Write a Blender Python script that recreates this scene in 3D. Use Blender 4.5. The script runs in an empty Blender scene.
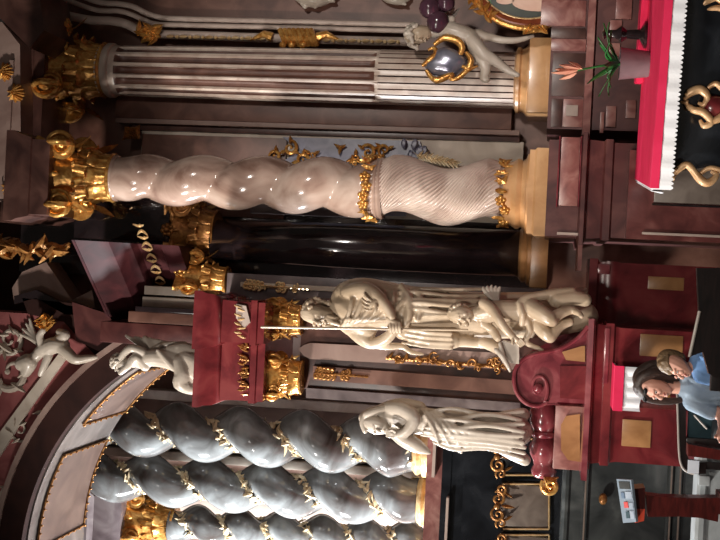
import bpy, bmesh, math, random
from math import sin, cos, pi, radians, atan, sqrt
from mathutils import Vector, Matrix, Quaternion

RND = random.Random(11)
C = bpy.context.scene.collection
SC = bpy.context.scene

# ------------------------------------------------------------------ camera frame
FPX = 1200.0
CAMZ = 2.6
PITCH = atan(189.0 / FPX)
ROLL = 0.05
FWD = Vector((0, cos(PITCH), sin(PITCH)))
UPV = Vector((0, -sin(PITCH), cos(PITCH)))
RGT = Vector((1, 0, 0))

def at(x, y, Y):
    """photo point (x, y) carried out to the upright plane at distance Y"""
    px, py = x - 360.0, y - 270.0
    a = px * sin(ROLL) - py * cos(ROLL)
    b = -(px * cos(ROLL) + py * sin(ROLL))
    d = FWD + RGT * (a / FPX) + UPV * (b / FPX)
    return Vector((0, 0, CAMZ)) + d * (Y / d.y)

def K(Y):
    return Y / FPX

# ------------------------------------------------------------------ materials
MATS = {}
def srgb(c):
    out = []
    for v in c:
        v = v / 255.0
        out.append(v / 12.92 if v <= 0.04045 else ((v + 0.055) / 1.055) ** 2.4)
    return (*out, 1.0)

def material(name, cols, scale=3.0, rough=0.4, metal=0.0, bump=0.0, distort=0.8, detail=6.0, bscale=40.0, sheen=0.0, coat=0.0, stretch=(1, 1, 1)):
    m = bpy.data.materials.new(name)
    m.use_nodes = True
    nt = m.node_tree
    b = nt.nodes['Principled BSDF']
    b.inputs['Roughness'].default_value = rough
    b.inputs['Metallic'].default_value = metal
    if rough >= 0.6:
        b.inputs['Specular IOR Level'].default_value = 0.2
    if coat:
        b.inputs['Coat Weight'].default_value = coat
        b.inputs['Coat Roughness'].default_value = 0.08
    tc = nt.nodes.new('ShaderNodeTexCoord')
    mp = nt.nodes.new('ShaderNodeMapping')
    mp.inputs['Scale'].default_value = stretch
    nt.links.new(tc.outputs['Object'], mp.inputs['Vector'])
    n = nt.nodes.new('ShaderNodeTexNoise')
    n.inputs['Scale'].default_value = scale
    n.inputs['Detail'].default_value = detail
    n.inputs['Distortion'].default_value = distort
    nt.links.new(mp.outputs['Vector'], n.inputs['Vector'])
    r = nt.nodes.new('ShaderNodeValToRGB')
    els = r.color_ramp.elements
    k = len(cols)
    while len(els) < k:
        els.new(0.5)
    for i, c in enumerate(cols):
        els[i].position = 0.32 + 0.36 * i / max(1, k - 1)
        els[i].color = srgb(c)
    nt.links.new(n.outputs['Fac'], r.inputs['Fac'])
    nt.links.new(r.outputs['Color'], b.inputs['Base Color'])
    if bump:
        n2 = nt.nodes.new('ShaderNodeTexNoise')
        n2.inputs['Scale'].default_value = bscale
        n2.inputs['Detail'].default_value = 4.0
        nt.links.new(mp.outputs['Vector'], n2.inputs['Vector'])
        bp = nt.nodes.new('ShaderNodeBump')
        bp.inputs['Strength'].default_value = bump
        bp.inputs['Distance'].default_value = 0.02
        nt.links.new(n2.outputs['Fac'], bp.inputs['Height'])
        nt.links.new(bp.outputs['Normal'], b.inputs['Normal'])
    MATS[name] = m
    return m

material('pink_marble', [(126, 98, 86), (176, 150, 136), (200, 178, 164)], 2.2, 0.16, bump=0.03, coat=0.3)
material('pale_marble', [(180, 156, 142), (214, 198, 184)], 4.0, 0.3)
material('plum_marble', [(50, 30, 27), (74, 48, 42), (96, 66, 58)], 3.0, 0.34)
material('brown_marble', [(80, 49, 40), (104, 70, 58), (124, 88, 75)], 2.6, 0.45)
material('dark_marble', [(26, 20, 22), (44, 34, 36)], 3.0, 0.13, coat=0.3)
material('red_marble', [(86, 26, 30), (112, 38, 42), (128, 54, 54)], 3.5, 0.24, coat=0.2)
material('deep_red_marble', [(62, 30, 30), (84, 44, 42), (106, 64, 59)], 3.0, 0.4)
material('rose_marble', [(92, 34, 42), (118, 50, 57), (146, 80, 83)], 4.0, 0.18, coat=0.4)
material('mottled_marble', [(110, 62, 58), (142, 92, 86), (172, 128, 118)], 5.0, 0.28)
material('grey_marble', [(72, 64, 60), (108, 108, 107), (146, 149, 149)], 2.0, 0.12, coat=0.35)
material('violet_marble', [(72, 61, 62), (98, 86, 87), (120, 109, 108)], 3.0, 0.32)
material('black_marble', [(14, 16, 20), (26, 29, 34), (40, 43, 48)], 2.5, 0.16, coat=0.3)
material('slate_marble', [(38, 41, 42), (60, 64, 64), (88, 91, 90)], 2.0, 0.22)
material('grey_panel', [(104, 92, 84), (132, 120, 110)], 5.0, 0.3)
material('tan_marble', [(144, 100, 62), (172, 126, 82)], 5.0, 0.3)
material('ochre_plinth', [(190, 140, 92), (218, 172, 124)], 3.0, 0.28, coat=0.2)
material('gold', [(176, 112, 46), (240, 188, 108)], 14.0, 0.24, metal=0.55, bump=0.3, bscale=30.0)
material('dull_gold', [(124, 78, 38), (190, 136, 76)], 14.0, 0.34, metal=0.5, bump=0.3, bscale=30.0)
material('pale_gold', [(206, 166, 112), (236, 208, 160)], 9.0, 0.28, metal=0.3, bump=0.2, bscale=30.0)
material('stucco', [(168, 156, 142), (202, 191, 178)], 3.0, 0.3, bump=0.06, bscale=22)
material('warm_stucco', [(168, 147, 122), (204, 185, 162)], 3.0, 0.28, bump=0.06, bscale=22)
material('cream_plaster', [(176, 162, 148), (206, 194, 180)], 3.0, 0.6)
material('pink_plaster', [(132, 72, 72), (158, 96, 94)], 4.0, 0.7)
material('mauve_plaster', [(122, 96, 88), (156, 132, 122)], 2.2, 0.5)
material('pale_mauve', [(168, 148, 137), (202, 184, 172)], 3.0, 0.5)
material('brown_plaster', [(40, 24, 22), (54, 32, 28)], 3.0, 0.95)
material('blue_grey', [(88, 88, 108), (128, 126, 142)], 5.0, 0.35)
material('silver_leaf', [(110, 110, 128), (156, 156, 168)], 6.0, 0.22, metal=0.5)
material('purple_glaze', [(62, 38, 50), (92, 60, 74)], 3.0, 0.15, coat=0.4)
material('red_cloth', [(214, 36, 78), (226, 46, 90)], 3.0, 0.7, bump=0.1, bscale=60)
material('white_linen', [(236, 238, 244), (246, 247, 250)], 3.0, 0.75, bump=0.1, bscale=60)
material('pot_grey', [(112, 100, 104), (136, 122, 126)], 4.0, 0.4)
material('leaf_green', [(22, 82, 34), (58, 130, 66)], 8.0, 0.35)
material('flower_peach', [(206, 140, 112), (228, 174, 148)], 8.0, 0.5)
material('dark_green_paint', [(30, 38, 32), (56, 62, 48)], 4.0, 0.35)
material('skin', [(206, 150, 130), (222, 170, 150)], 6.0, 0.5)
material('painted_flesh', [(214, 168, 146), (232, 196, 176)], 5.0, 0.45)
material('frame_red', [(122, 58, 36), (150, 78, 46)], 5.0, 0.3)
material('hair_dark', [(38, 26, 22), (66, 46, 38)], 20.0, 0.45, bump=0.5, bscale=60, stretch=(3, 3, 0.6))
material('hair_light', [(120, 94, 68), (164, 134, 98)], 20.0, 0.5, bump=0.5, bscale=60)
material('hair_brown', [(96, 76, 54), (132, 106, 76)], 20.0, 0.5, bump=0.5, bscale=60)
material('shirt_grey', [(124, 142, 160), (150, 166, 182)], 6.0, 0.85, bump=0.1, bscale=50)
material('shirt_blue', [(92, 128, 176), (118, 152, 196)], 6.0, 0.85, bump=0.1, bscale=50)
material('trousers', [(30, 34, 44), (48, 52, 62)], 6.0, 0.85)
material('eye_white', [(220, 216, 210), (232, 228, 222)], 3.0, 0.3)
material('eye_dark', [(30, 22, 18), (40, 30, 24)], 3.0, 0.3)
material('lip', [(176, 100, 92), (190, 116, 106)], 5.0, 0.5)
material('black_plastic', [(14, 14, 16), (24, 24, 26)], 5.0, 0.2)
material('pew_wood', [(14, 9, 9), (28, 18, 17)], 6.0, 0.3, stretch=(1, 1, 6))
material('pew_edge', [(150, 140, 132), (176, 168, 160)], 6.0, 0.3)
material('maroon_wood', [(62, 18, 16), (92, 30, 26)], 6.0, 0.28, stretch=(1, 1, 5))
material('orange_red', [(196, 62, 38), (214, 80, 50)], 5.0, 0.45)
material('card_grey', [(112, 126, 140), (140, 154, 166)], 3.0, 0.4)
material('card_red', [(190, 60, 60), (214, 90, 86)], 3.0, 0.4)
material('paper', [(206, 214, 226), (224, 230, 238)], 3.0, 0.6)
material('pale_stone', [(140, 146, 148), (176, 182, 184)], 3.0, 0.4)
material('teal_cloth', [(40, 60, 66), (58, 80, 86)], 3.0, 0.8)
material('floor_stone', [(112, 108, 104), (140, 136, 130)], 1.5, 0.35)
M = MATS

# ------------------------------------------------------------------ objects
WLOC = {}
def tag(o, label, cat, group=None):
    o['label'] = label
    o['category'] = cat
    if group:
        o['group'] = group
    return o

def thing(name, label, cat, loc, group=None):
    o = bpy.data.objects.new(name, None)
    C.objects.link(o)
    o.location = loc
    o.empty_display_size = 0.1
    WLOC[o.name] = Vector(loc)
    return tag(o, label, cat, group)

def finish(me, smooth):
    if smooth:
        me.polygons.foreach_set('use_smooth', [True] * len(me.polygons))
        if smooth < 180:
            me.set_sharp_from_angle(angle=radians(smooth))
    me.update()

def part(name, bm, mat, parent=None, smooth=40, label=None, fix=True):
    """bm in world coordinates -> one mesh object"""
    if isinstance(bm, bpy.types.Mesh):
        me = bm
        org = WLOC[parent.name] if parent else None
        if parent is None:
            vs = [v.co for v in me.vertices]
            org = Vector(((min(v.x for v in vs) + max(v.x for v in vs)) / 2, (min(v.y for v in vs) + max(v.y for v in vs)) / 2, min(v.z for v in vs)))
        me.transform(Matrix.Translation(-org))
    else:
        if fix:
            bmesh.ops.recalc_face_normals(bm, faces=bm.faces)
        if parent:
            org = WLOC[parent.name]
        else:
            vs = [v.co for v in bm.verts]
            org = Vector(((min(v.x for v in vs) + max(v.x for v in vs)) / 2, (min(v.y for v in vs) + max(v.y for v in vs)) / 2, min(v.z for v in vs)))
        bmesh.ops.translate(bm, vec=-org, verts=bm.verts)
        me = bpy.data.meshes.new(name)
        bm.to_mesh(me)
        bm.free()
    me.materials.append(M[mat] if isinstance(mat, str) else mat)
    finish(me, smooth)
    o = bpy.data.objects.new(name, me)
    C.objects.link(o)
    if parent:
        o.parent = parent
    else:
        o.location = org
    WLOC[o.name] = org
    if label:
        o['label'] = label
    return o

def solo(name, bm, mat, label, cat, group=None, smooth=40):
    return tag(part(name, bm, mat, None, smooth), label, cat, group)

def struct(name, bm, mat, smooth=40):
    o = part(name, bm, mat, None, smooth)
    o['kind'] = 'structure'
    return o

# ------------------------------------------------------------------ shapes
NB = bmesh.new
def bx(bm, x0, x1, y0, y1, z0, z1, bev=0.0):
    b = NB() if bev else bm
    vs = [b.verts.new(p) for p in ((x0, y0, z0), (x1, y0, z0), (x1, y1, z0), (x0, y1, z0), (x0, y0, z1), (x1, y0, z1), (x1, y1, z1), (x0, y1, z1))]
    for f in ((3, 2, 1, 0), (4, 5, 6, 7), (0, 1, 5, 4), (1, 2, 6, 5), (2, 3, 7, 6), (3, 0, 4, 7)):
        b.faces.new([vs[i] for i in f])
    if bev:
        bmesh.ops.bevel(b, geom=list(b.edges), offset=bev, segments=2, affect='EDGES', profile=0.6)
        merge(bm, b)

def merge(dst, src):
    me = bpy.data.meshes.new('tmp')
    src.to_mesh(me)
    src.free()
    dst.from_mesh(me)
    bpy.data.meshes.remove(me)

def pxbox(bm, x0, x1, y0, y1, Y, depth, bev=0.0):
    xm, ym = (x0 + x1) / 2, (y0 + y1) / 2
    bx(bm, at(xm, y1, Y).x, at(xm, y0, Y).x, Y, Y + depth, at(x1, ym, Y).z, at(x0, ym, Y).z, bev)

def loft(bm, rings, caps=True, closed=True):
    """rings: list of lists of points, same count"""
    vr = [[bm.verts.new(p) for p in r] for r in rings]
    n = len(vr[0])
    for a, b in zip(vr[:-1], vr[1:]):
        for i in range(n if closed else n - 1):
            j = (i + 1) % n
            bm.faces.new((a[i], a[j], b[j], b[i]))
    if caps:
        bm.faces.new(list(reversed(vr[0])))
        bm.faces.new(vr[-1])

def rectloft(bm, prof, x0, x1, y0, y1, back=True):
    """prof: (out, z) list; the back face stays flush unless back"""
    rings = []
    for o, z in prof:
        yb = y1 + (o if back else 0)
        rings.append([(x0 - o, y0 - o, z), (x1 + o, y0 - o, z), (x1 + o, yb, z), (x0 - o, yb, z)])
    loft(bm, rings)

def pxmould(bm, prof, y0, y1, Y, depth, zbot=None):
    """prof: (photo x, out in px) from top to bottom; y0..y1 photo rows"""
    xs = [p[0] for p in prof]
    xm, ym = (min(xs) + max(xs)) / 2, (y0 + y1) / 2
    xa, xb = at(xm, y1, Y).x, at(xm, y0, Y).x
    pr = [(o * K(Y), at(x, ym, Y).z) for x, o in prof]
    if zbot is not None:
        pr.append((pr[-1][0], zbot))
    rectloft(bm, list(reversed(pr)), xa, xb, Y, Y + depth, back=False)

def lathe(bm, prof, cx, cy, n=48, caps=True):
    rings = []
    for r, z in prof:
        rings.append([(cx + r * cos(2 * pi * i / n), cy + r * sin(2 * pi * i / n), z) for i in range(n)])
    loft(bm, rings, caps)

def prism(bm, pts, Y, depth):
    """pts: photo points of an outline, extruded straight back"""
    fr = [at(x, y, Y) for x, y in pts]
    bk = [p + Vector((0, depth, 0)) for p in fr]
    loft(bm, [fr, bk])

def tube(bm, pts, rad, n=8, caps=True, flat=1.0, flatdir=None):
    pts = [Vector(p) for p in pts]
    if not hasattr(rad, '__len__'):
        rad = [rad] * len(pts)
    rings = []
    t0 = (pts[1] - pts[0]).normalized()
    ref = Vector((0, 1, 0)) if abs(t0.y) < 0.9 else Vector((1, 0, 0))
    u = (ref - t0 * ref.dot(t0)).normalized()
    for i, p in enumerate(pts):
        a = pts[max(0, i - 1)]
        b = pts[min(len(pts) - 1, i + 1)]
        t = (b - a)
        t = t.normalized() if t.length > 1e-9 else t0
        u = u - t * u.dot(t)
        u = u.normalized() if u.length > 1e-6 else ref
        v = t.cross(u)
        r = max(rad[i], 1e-4)
        rings.append([p + (u * cos(2 * pi * k / n) * flat + v * sin(2 * pi * k / n)) * r for k in range(n)])
    loft(bm, rings, caps)

def smoothpath(pts, sub=6):
    """Catmull-Rom through tuples of any length"""
    out = []
    n = len(pts)
    for i in range(n - 1):
        p0 = pts[max(0, i - 1)]; p1 = pts[i]; p2 = pts[i + 1]; p3 = pts[min(n - 1, i + 2)]
        for s in range(sub):
            t = s / sub
            out.append(tuple(0.5 * (2 * b + (c - a) * t + (2 * a - 5 * b + 4 * c - d) * t * t + (-a + 3 * b - 3 * c + d) * t ** 3) for a, b, c, d in zip(p0, p1, p2, p3)))
    out.append(tuple(pts[-1]))
    return out

ICO = {}
def ico(sub):
    if sub not in ICO:
        b = NB()
        bmesh.ops.create_icosphere(b, subdivisions=sub, radius=1)
        b.verts.ensure_lookup_table()
        ICO[sub] = ([v.co.copy() for v in b.verts], [[v.index for v in f.verts] for f in b.faces])
        b.free()
    return ICO[sub]

def blob(bm, c, sx, sy=None, sz=None, rot=None, sub=2):
    vs, fs = ico(sub)
    sy = sx if sy is None else sy
    sz = sx if sz is None else sz
    c = Vector(c)
    nv = []
    for v in vs:
        p = Vector((v.x * sx, v.y * sy, v.z * sz))
        if rot is not None:
            p = rot @ p
        nv.append(bm.verts.new(c + p))
    for f in fs:
        bm.faces.new([nv[i] for i in f])

def leaf(bm, c, d, ln, wd, th, nrm=(0, -1, 0)):
    """pointed leaf body lying along d"""
    d = Vector(d).normalized()
    nrm = Vector(nrm)
    s = d.cross(nrm)
    s = s.normalized() if s.length > 1e-6 else Vector((1, 0, 0))
    nn = s.cross(d)
    c = Vector(c)
    rings = []
    for t, w in ((0, .25), (.2, .8), (.45, 1), (.7, .7), (.9, .3), (1, .05)):
        o = c + d * (t - .4) * ln + nn * (0.25 * ln * t * t)
        hw = wd * w * .5
        rings.append([o + s * hw, o + nn * th * (0.4 + w), o - s * hw, o - nn * th * .4])
    loft(bm, rings)

def cscroll(bm, c, size, ang, flip=1, r0=None, turns=1.35, axis='xz'):
    """gilded C scroll: a tapering spiral lying in an upright plane"""
    c = Vector(c)
    r0 = r0 or size * .14
    pts, rad = [], []
    N = 30
    for i in range(N + 1):
        t = i / N
        a = ang + flip * t * turns * 2 * pi
        r = size * (1 - .82 * t)
        off = size * .5
        u, w = r * cos(a), r * sin(a)
        if axis == 'xz':
            pts.append(c + Vector((u, -0.04 * size * t, w)))
        else:
            pts.append(c + Vector((0, u, w)))
        rad.append(r0 * (0.55 + .9 * sin(pi * min(1, t * 1.1 + .08)) * (1 - .45 * t)))
    tube(bm, pts, rad, 8)
    blob(bm, pts[-1], r0 * 1.1, sub=1)

def scroll_path(bm, pts, Y, rads, n=8):
    """tube along photo points (x, y, d) with radii in px"""
    k = K(Y)
    sp = smoothpath([(x, y, d, r) for (x, y, d), r in zip(pts, rads)], 6)
    tube(bm, [at(x, y, Y) + Vector((0, d * k, 0)) for x, y, d, r in sp], [r * k for x, y, d, r in sp], n)

# ------------------------------------------------------------------ sculpture
def cap_chain(bm, pts):
    """pts: (Vector, radius): balls joined by cones"""
    for p, r in pts:
        blob(bm, p, r, sub=2)
    for (p, r), (q, s) in zip(pts[:-1], pts[1:]):
        d = q - p
        if d.length < 1e-5:
            continue
        tube(bm, [p, q], [r * .995, s * .995], 14)

def sculpt(chains, Y, voxel_px=1.3, smooth=3, spline=True):
    """chains of (x, y, d, r) in px -> ONE continuous remeshed surface (world coords)"""
    k = K(Y)
    bm = NB()
    for ch in chains:
        if len(ch) > 2 and spline:
            ch = smoothpath(ch, 4)
        cap_chain(bm, [(at(x, y, Y) + Vector((0, d * k, 0)), max(r, .4) * k) for x, y, d, r in ch])
    return fuse(bm, voxel_px * k, smooth)

def fuse(bm, voxel, smooth):
    me = bpy.data.meshes.new('raw')
    bm.to_mesh(me)
    bm.free()
    o = bpy.data.objects.new('raw', me)
    C.objects.link(o)
    m = o.modifiers.new('r', 'REMESH')
    m.mode = 'VOXEL'
    m.voxel_size = voxel
    if smooth:
        s = o.modifiers.new('s', 'SMOOTH')
        s.iterations = smooth
        s.factor = .5
    dg = bpy.context.evaluated_depsgraph_get()
    dg.update()
    out = bpy.data.meshes.new_from_object(o.evaluated_get(dg))
    bpy.data.objects.remove(o)
    bpy.data.meshes.remove(me)
    return out

# ------------------------------------------------------------------ capital
def capital(parent, X, Y, z0, z1, rb, mat='gold', rot=0.0, wide=1.55, name='capital'):
    """composite capital: bell > two rows of leaves, four corner volutes, abacus, rosettes"""
    h = z1 - z0
    bm = NB()
    lathe(bm, [(rb * 1.08, z0), (rb * 1.14, z0 + .03 * h), (rb * 1.02, z0 + .06 * h), (rb * 1.0, z0 + .3 * h), (rb * 1.08, z0 + .6 * h), (rb * 1.3, z0 + .76 * h), (rb * 1.36, z0 + .84 * h), (rb * 1.2, z0 + .88 * h)], X, Y, 32)
    bell = part(name, bm, mat, parent)
    base = Vector((X, Y, z0))
    rel = base - WLOC[parent.name]
    w = rb * wide
    def sub(nm, b, ang, sm=50):
        me = b if isinstance(b, bpy.types.Mesh) else bpy.data.meshes.new(nm)
        if not isinstance(b, bpy.types.Mesh):
            bmesh.ops.recalc_face_normals(b, faces=b.faces)
            b.to_mesh(me); b.free()
            me.materials.append(M[mat]); finish(me, sm)
        o = bpy.data.objects.new(nm, me)
        C.objects.link(o)
        o.parent = bell
        o.location = rel
        o.rotation_euler = (0, 0, ang)
        return me
    # abacus with hollowed sides and cut corners
    b = NB()
    out = []
    for q in range(4):
        for t in range(-6, 7):
            s = t / 6 * .9
            dd = 1.0 - .17 * (1 - (t / 6) ** 2)
            p = Vector((w * s, -w * dd, 0))
            out.append(Matrix.Rotation(q * pi / 2, 3, 'Z') @ p)
    rings = []
    for sc_, zz in ((.86, .84), (.93, .87), (.95, .9), (1.0, .94), (1.03, .97), (1.03, 1.0)):
        rings.append([Vector((p.x * sc_, p.y * sc_, zz * h)) for p in out])
    loft(b, rings)
    sub('abacus', b, rot)
    # leaves
    def leafmesh(hh, wd, r0):
        b = NB()
        rows = []
        for i in range(9):
            t = i / 8
            zz = hh * (t if t < .8 else .8 + (t - .8) * -.6)
            rr = r0 * (1.02 + .10 * t) + rb * .42 * max(0, t - .45) ** 1.3 * 1.9
            ww = wd * (0.85 + .35 * sin(pi * t) + .08 * sin(t * 26)) * (1 if t < .7 else 1 - (t - .7) * 1.9)
            row = []
            for j in range(-3, 4):
                s = j / 3
                row.append((s * ww * .5, -(rr - .10 * rb * (abs(s) ** 1.5) + .05 * rb * cos(s * 3 * pi) * .6), zz))
            rows.append(row)
        th = .05 * rb
        rg = []
        for row in rows:
            rg.append([Vector(p) for p in row] + [Vector((p[0], p[1] + th, p[2])) for p in reversed(row)])
        loft(b, rg)
        return b
    n1 = 8
    me1 = None
    for q in range(n1):
        if me1 is None:
            me1 = sub('acanthus_leaf', leafmesh(.42 * h, 2 * pi * rb / n1 * .86, rb), rot + 2 * pi * q / n1, 60)
        else:
            sub('acanthus_leaf', me1, rot + 2 * pi * q / n1)
    me2 = None
    for q in range(n1):
        a = rot + 2 * pi * (q + .5) / n1
        if me2 is None:
            me2 = sub('acanthus_leaf', leafmesh(.68 * h, 2 * pi * rb / n1 * .7, rb * .99), a, 60)
        else:
            sub('acanthus_leaf', me2, a)
    # volutes: one corner mesh, two rolled faces
    b = NB()
    vr = min(.245 * h, w * .42)
    for ax in (0, 1):
        cen = Vector((w * .80, -w * .86, .665 * h)) if ax == 0 else Vector((w * .86, -w * .80, .665 * h))
        pts, rad = [], []
        for i in range(41):
            t = i / 40
            a = pi * .75 - t * 2 * pi * 1.9 if ax == 0 else 0
            a = 2.5 - t * 2 * pi * 1.8
            r = vr * (1 - .85 * t)
            if ax == 0:
                pts.append(cen + Vector((r * cos(a), -.10 * vr * t, r * sin(a))))
            else:
                pts.append(cen + Vector((.10 * vr * t, -r * cos(a), r * sin(a))))
            rad.append(vr * .2 * (1 - .45 * t))
        # stem running in from the middle of the face
        tip = pts[0]
        if ax == 0:
            stem = [Vector((w * .12, -w * .72, .80 * h)), Vector((w * .4, -w * .78, .845 * h)), tip]
        else:
            stem = [Vector((w * .72, -w * .12, .80 * h)), Vector((w * .78, -w * .4, .845 * h)), tip]
        tube(b, stem + pts[1:], [vr * .14, vr * .2, vr * .2] + rad[1:], 8)
        if ax == 0:
            blob(b, cen + Vector((0, -.1 * vr, 0)), vr * .24, sub=1)
            rings = [[cen + Vector((vr * .95 * cos(q * pi / 8), dy, vr * .95 * sin(q * pi / 8))) for q in range(16)] for dy in (.0, .2 * vr)]
        else:
            blob(b, cen + Vector((.1 * vr, 0, 0)), vr * .24, sub=1)
            rings = [[cen + Vector((dx, vr * .95 * cos(q * pi / 8), vr * .95 * sin(q * pi / 8))) for q in range(16)] for dx in (0, -.2 * vr)]
        loft(b, rings)
    # pendant leaf under the corner
    leaf(b, (w * .84, -w * .84, .36 * h), (.25, -.25, -1), .34 * h, .3 * vr * 2, .06 * vr, (1, -1, .3))
    mv = None
    for q in range(4):
        if mv is None:
            mv = sub('volute', b, rot)
        else:
            sub('volute', mv, rot + q * pi / 2)
    # rosette on each face
    b = NB()
    for q in range(7):
        a = 2 * pi * q / 7
        blob(b, (.085 * h * cos(a) * 1.1, -w * .90, .92 * h + .085 * h * sin(a) * 1.1), .06 * h, .05 * h, .06 * h, sub=1)
    blob(b, (0, -w * .95, .92 * h), .065 * h, sub=2)
    blob(b, (0, -w * .84, .76 * h), .05 * h, .05 * h, .09 * h, sub=1)
    mr = None
    for q in range(4):
        if mr is None:
            mr = sub('rosette', b, rot)
        else:
            sub('rosette', mr, rot + q * pi / 2)
    return bell

def vcol(x0, x1, yc, Y):
    """axis X, bottom z, top z of an upright column seen between photo x0 (top) and x1 (bottom)"""
    p = at((x0 + x1) / 2, yc, Y)
    return p.x, at(x1, yc, Y).z, at(x0, yc, Y).z

def twisted(bm, X, Y, z0, z1, rfun, afun, phfun, nz=160, n=48, flutes=0, fd=0.0, ftw=0.0, lobed=False):
    rings = []
    for i in range(nz + 1):
        t = i / nz
        z = z0 + (z1 - z0) * t
        r, a, ph = rfun(t), afun(t), phfun(t)
        cx, cy = (X, Y) if lobed else (X + a * cos(ph), Y + a * sin(ph))
        ring = []
        for j in range(n):
            th = 2 * pi * j / n
            rr = r
            if lobed:
                rr += a * (2.5 * sqrt(cos((th - ph) / 2) ** 2 + .012) - 1.5)
            if flutes:
                rr -= fd * (0.5 + .5 * cos(flutes * (th - ftw * t))) ** 2
            ring.append((cx + rr * cos(th), cy + rr * sin(th), z))
        rings.append(ring)
    loft(bm, rings)

def ring_garland(bm, X, Y, z, r, n, size, rnd):
    for i in range(n):
        a = 2 * pi * i / n
        o = Vector((cos(a), sin(a), 0))
        c = Vector((X, Y, z + rnd.uniform(-.4, .4) * size)) + o * r
        q = rnd.random()
        if q < .45:
            for k in range(5):
                b = 2 * pi * k / 5
                s = Vector((-sin(a), cos(a), 0))
                blob(bm, c + o * size * .1 + (s * cos(b) + Vector((0, 0, 1)) * sin(b)) * size * .5, size * .4, sub=1)
            blob(bm, c + o * size * .3, size * .35, sub=1)
        else:
            for k in range(3):
                leaf(bm, c + o * size * .15, Vector((-sin(a) * rnd.uniform(-1, 1), cos(a) * rnd.uniform(-1, 1), rnd.choice((-1, 1)))), size * 1.7, size * .8, size * .2, o)
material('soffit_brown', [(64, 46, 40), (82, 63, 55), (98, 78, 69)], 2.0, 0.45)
material('peach_gilt', [(206, 158, 112), (232, 192, 146)], 9.0, 0.32, metal=0.15, bump=0.15, bscale=30.0)
material('shaded_red_marble', [(38, 13, 17), (54, 20, 24), (70, 30, 33)], 3.0, 0.62)  # darker red marble, shade painted in for the slanting entablature
material('umber_red_marble', [(80, 38, 37), (106, 56, 53), (132, 84, 78)], 3.2, 0.28, coat=0.15)
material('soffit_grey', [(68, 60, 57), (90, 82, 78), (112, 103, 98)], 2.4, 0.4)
material('white_gold', [(214, 186, 142), (244, 228, 196)], 9.0, 0.28, metal=0.2, bump=0.2, bscale=30.0)
material('card_light', [(140, 152, 166), (166, 176, 188)], 3.0, 0.4)
material('card_blue', [(84, 104, 128), (104, 124, 146)], 3.0, 0.4)
material('drum_marble', [(158, 134, 122), (198, 178, 166), (214, 198, 186)], 2.4, 0.2, coat=0.2)
# ================================================================== THE SETTING
YW = 14.6
b = NB(); bx(b, -16, 12, -4, 24, -0.1, 0.0); struct('floor', b, 'floor_stone')
# back wall of the altar on the right
b = NB(); bx(b, at(300, 318, YW).x, 9, YW, YW + .4, 0, 9.2); struct('wall_back', b, 'brown_marble')
# far chapel wall seen through the arch
b = NB(); bx(b, -15, at(300, 318, 19).x, 19, 19.4, 0, 12); struct('wall_left', b, 'mauve_plaster')
# moulded cream strips on the chapel wall
for nm, ya, yb, x0, x1, mt in (('trim_1', 448, 456, 60, 470, 'cream_plaster'), ('trim_2', 459, 468, 60, 470, 'cream_plaster'), ('trim_3', 398, 408, 80, 470, 'pale_mauve'), ('trim_4', 500, 520, 60, 470, 'pale_mauve')):
    b = NB(); pxbox(b, x0, x1, ya, yb, 18.7, .3, .03); struct(nm, b, mt)

# the arch: front arris traced as a circle, barrel swept back
YA, YB = 13.9, 15.75
def circ(p, q, r):
    ax, ay, bx_, by, cx, cy = p.x, p.z, q.x, q.z, r.x, r.z
    d = 2 * (ax * (by - cy) + bx_ * (cy - ay) + cx * (ay - by))
    ux = ((ax * ax + ay * ay) * (by - cy) + (bx_ * bx_ + by * by) * (cy - ay) + (cx * cx + cy * cy) * (ay - by)) / d
    uz = ((ax * ax + ay * ay) * (cx - bx_) + (bx_ * bx_ + by * by) * (ax - cx) + (cx * cx + cy * cy) * (bx_ - ax)) / d
    return Vector((ux, 0, uz)), sqrt((ax - ux) ** 2 + (ay - uz) ** 2)
p0, p1, p2 = at(146, 362, YA), at(74, 425, YA), at(28, 538, YA)
AC, AR = circ(p0, p1, p2)
aang = lambda p: math.atan2(p.z - AC.z, p.x - AC.x)
A0 = min(aang(p0), aang(p2)) - .45
A1 = max(aang(p0), aang(p2)) + .6
def arcpt(a, r, y):
    return Vector((AC.x + r * cos(a), y, AC.z + r * sin(a)))
def arcband(bm, a0, a1, r0, r1, y0, y1, n=48):
    rings = []
    for i in range(n + 1):
        a = a0 + (a1 - a0) * i / n
        rings.append([arcpt(a, r0, y0), arcpt(a, r1, y0), arcpt(a, r1, y1), arcpt(a, r0, y1)])
    loft(bm, rings)
ANG = [A0 + (A1 - A0) * i / 60 for i in range(61)]
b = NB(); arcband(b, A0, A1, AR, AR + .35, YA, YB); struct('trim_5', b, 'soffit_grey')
# dark archivolt on the face of the arch and its pale fillet
b = NB(); arcband(b, A0, A1, AR + .02, AR + .32, YA - .14, YA + .02); struct('trim_6', b, 'brown_plaster')
b = NB(); arcband(b, A0, A1, AR + .32, AR + .385, YA - .17, YA + .02); struct('trim_7', b, 'mauve_plaster')
# spandrel wall above the arch
b = NB()
XR = at(70, 316, YA).x
apts = []
for i in range(61):
    a = A0 + (A1 - A0) * i / 60
    p = arcpt(a, AR + .3, YA)
    if p.x <= XR:
        apts.append(p)
apts.sort(key=lambda p: -p.x)
rings = []
for p in [Vector((XR, YA, apts[0].z))] + apts:
    g = Vector((p.x, YA, 13.0))
    rings.append([p, g, g + Vector((0, .5, 0)), p + Vector((0, .5, 0))])
loft(b, rings); struct('wall_arch', b, 'pink_plaster')
b = NB(); prism(b, [(22, 298), (70, 303), (112, 314), (122, 352), (112, 372), (92, 352), (64, 322), (28, 314)], YA - .06, .1); struct('trim_20', b, 'brown_plaster')
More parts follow.
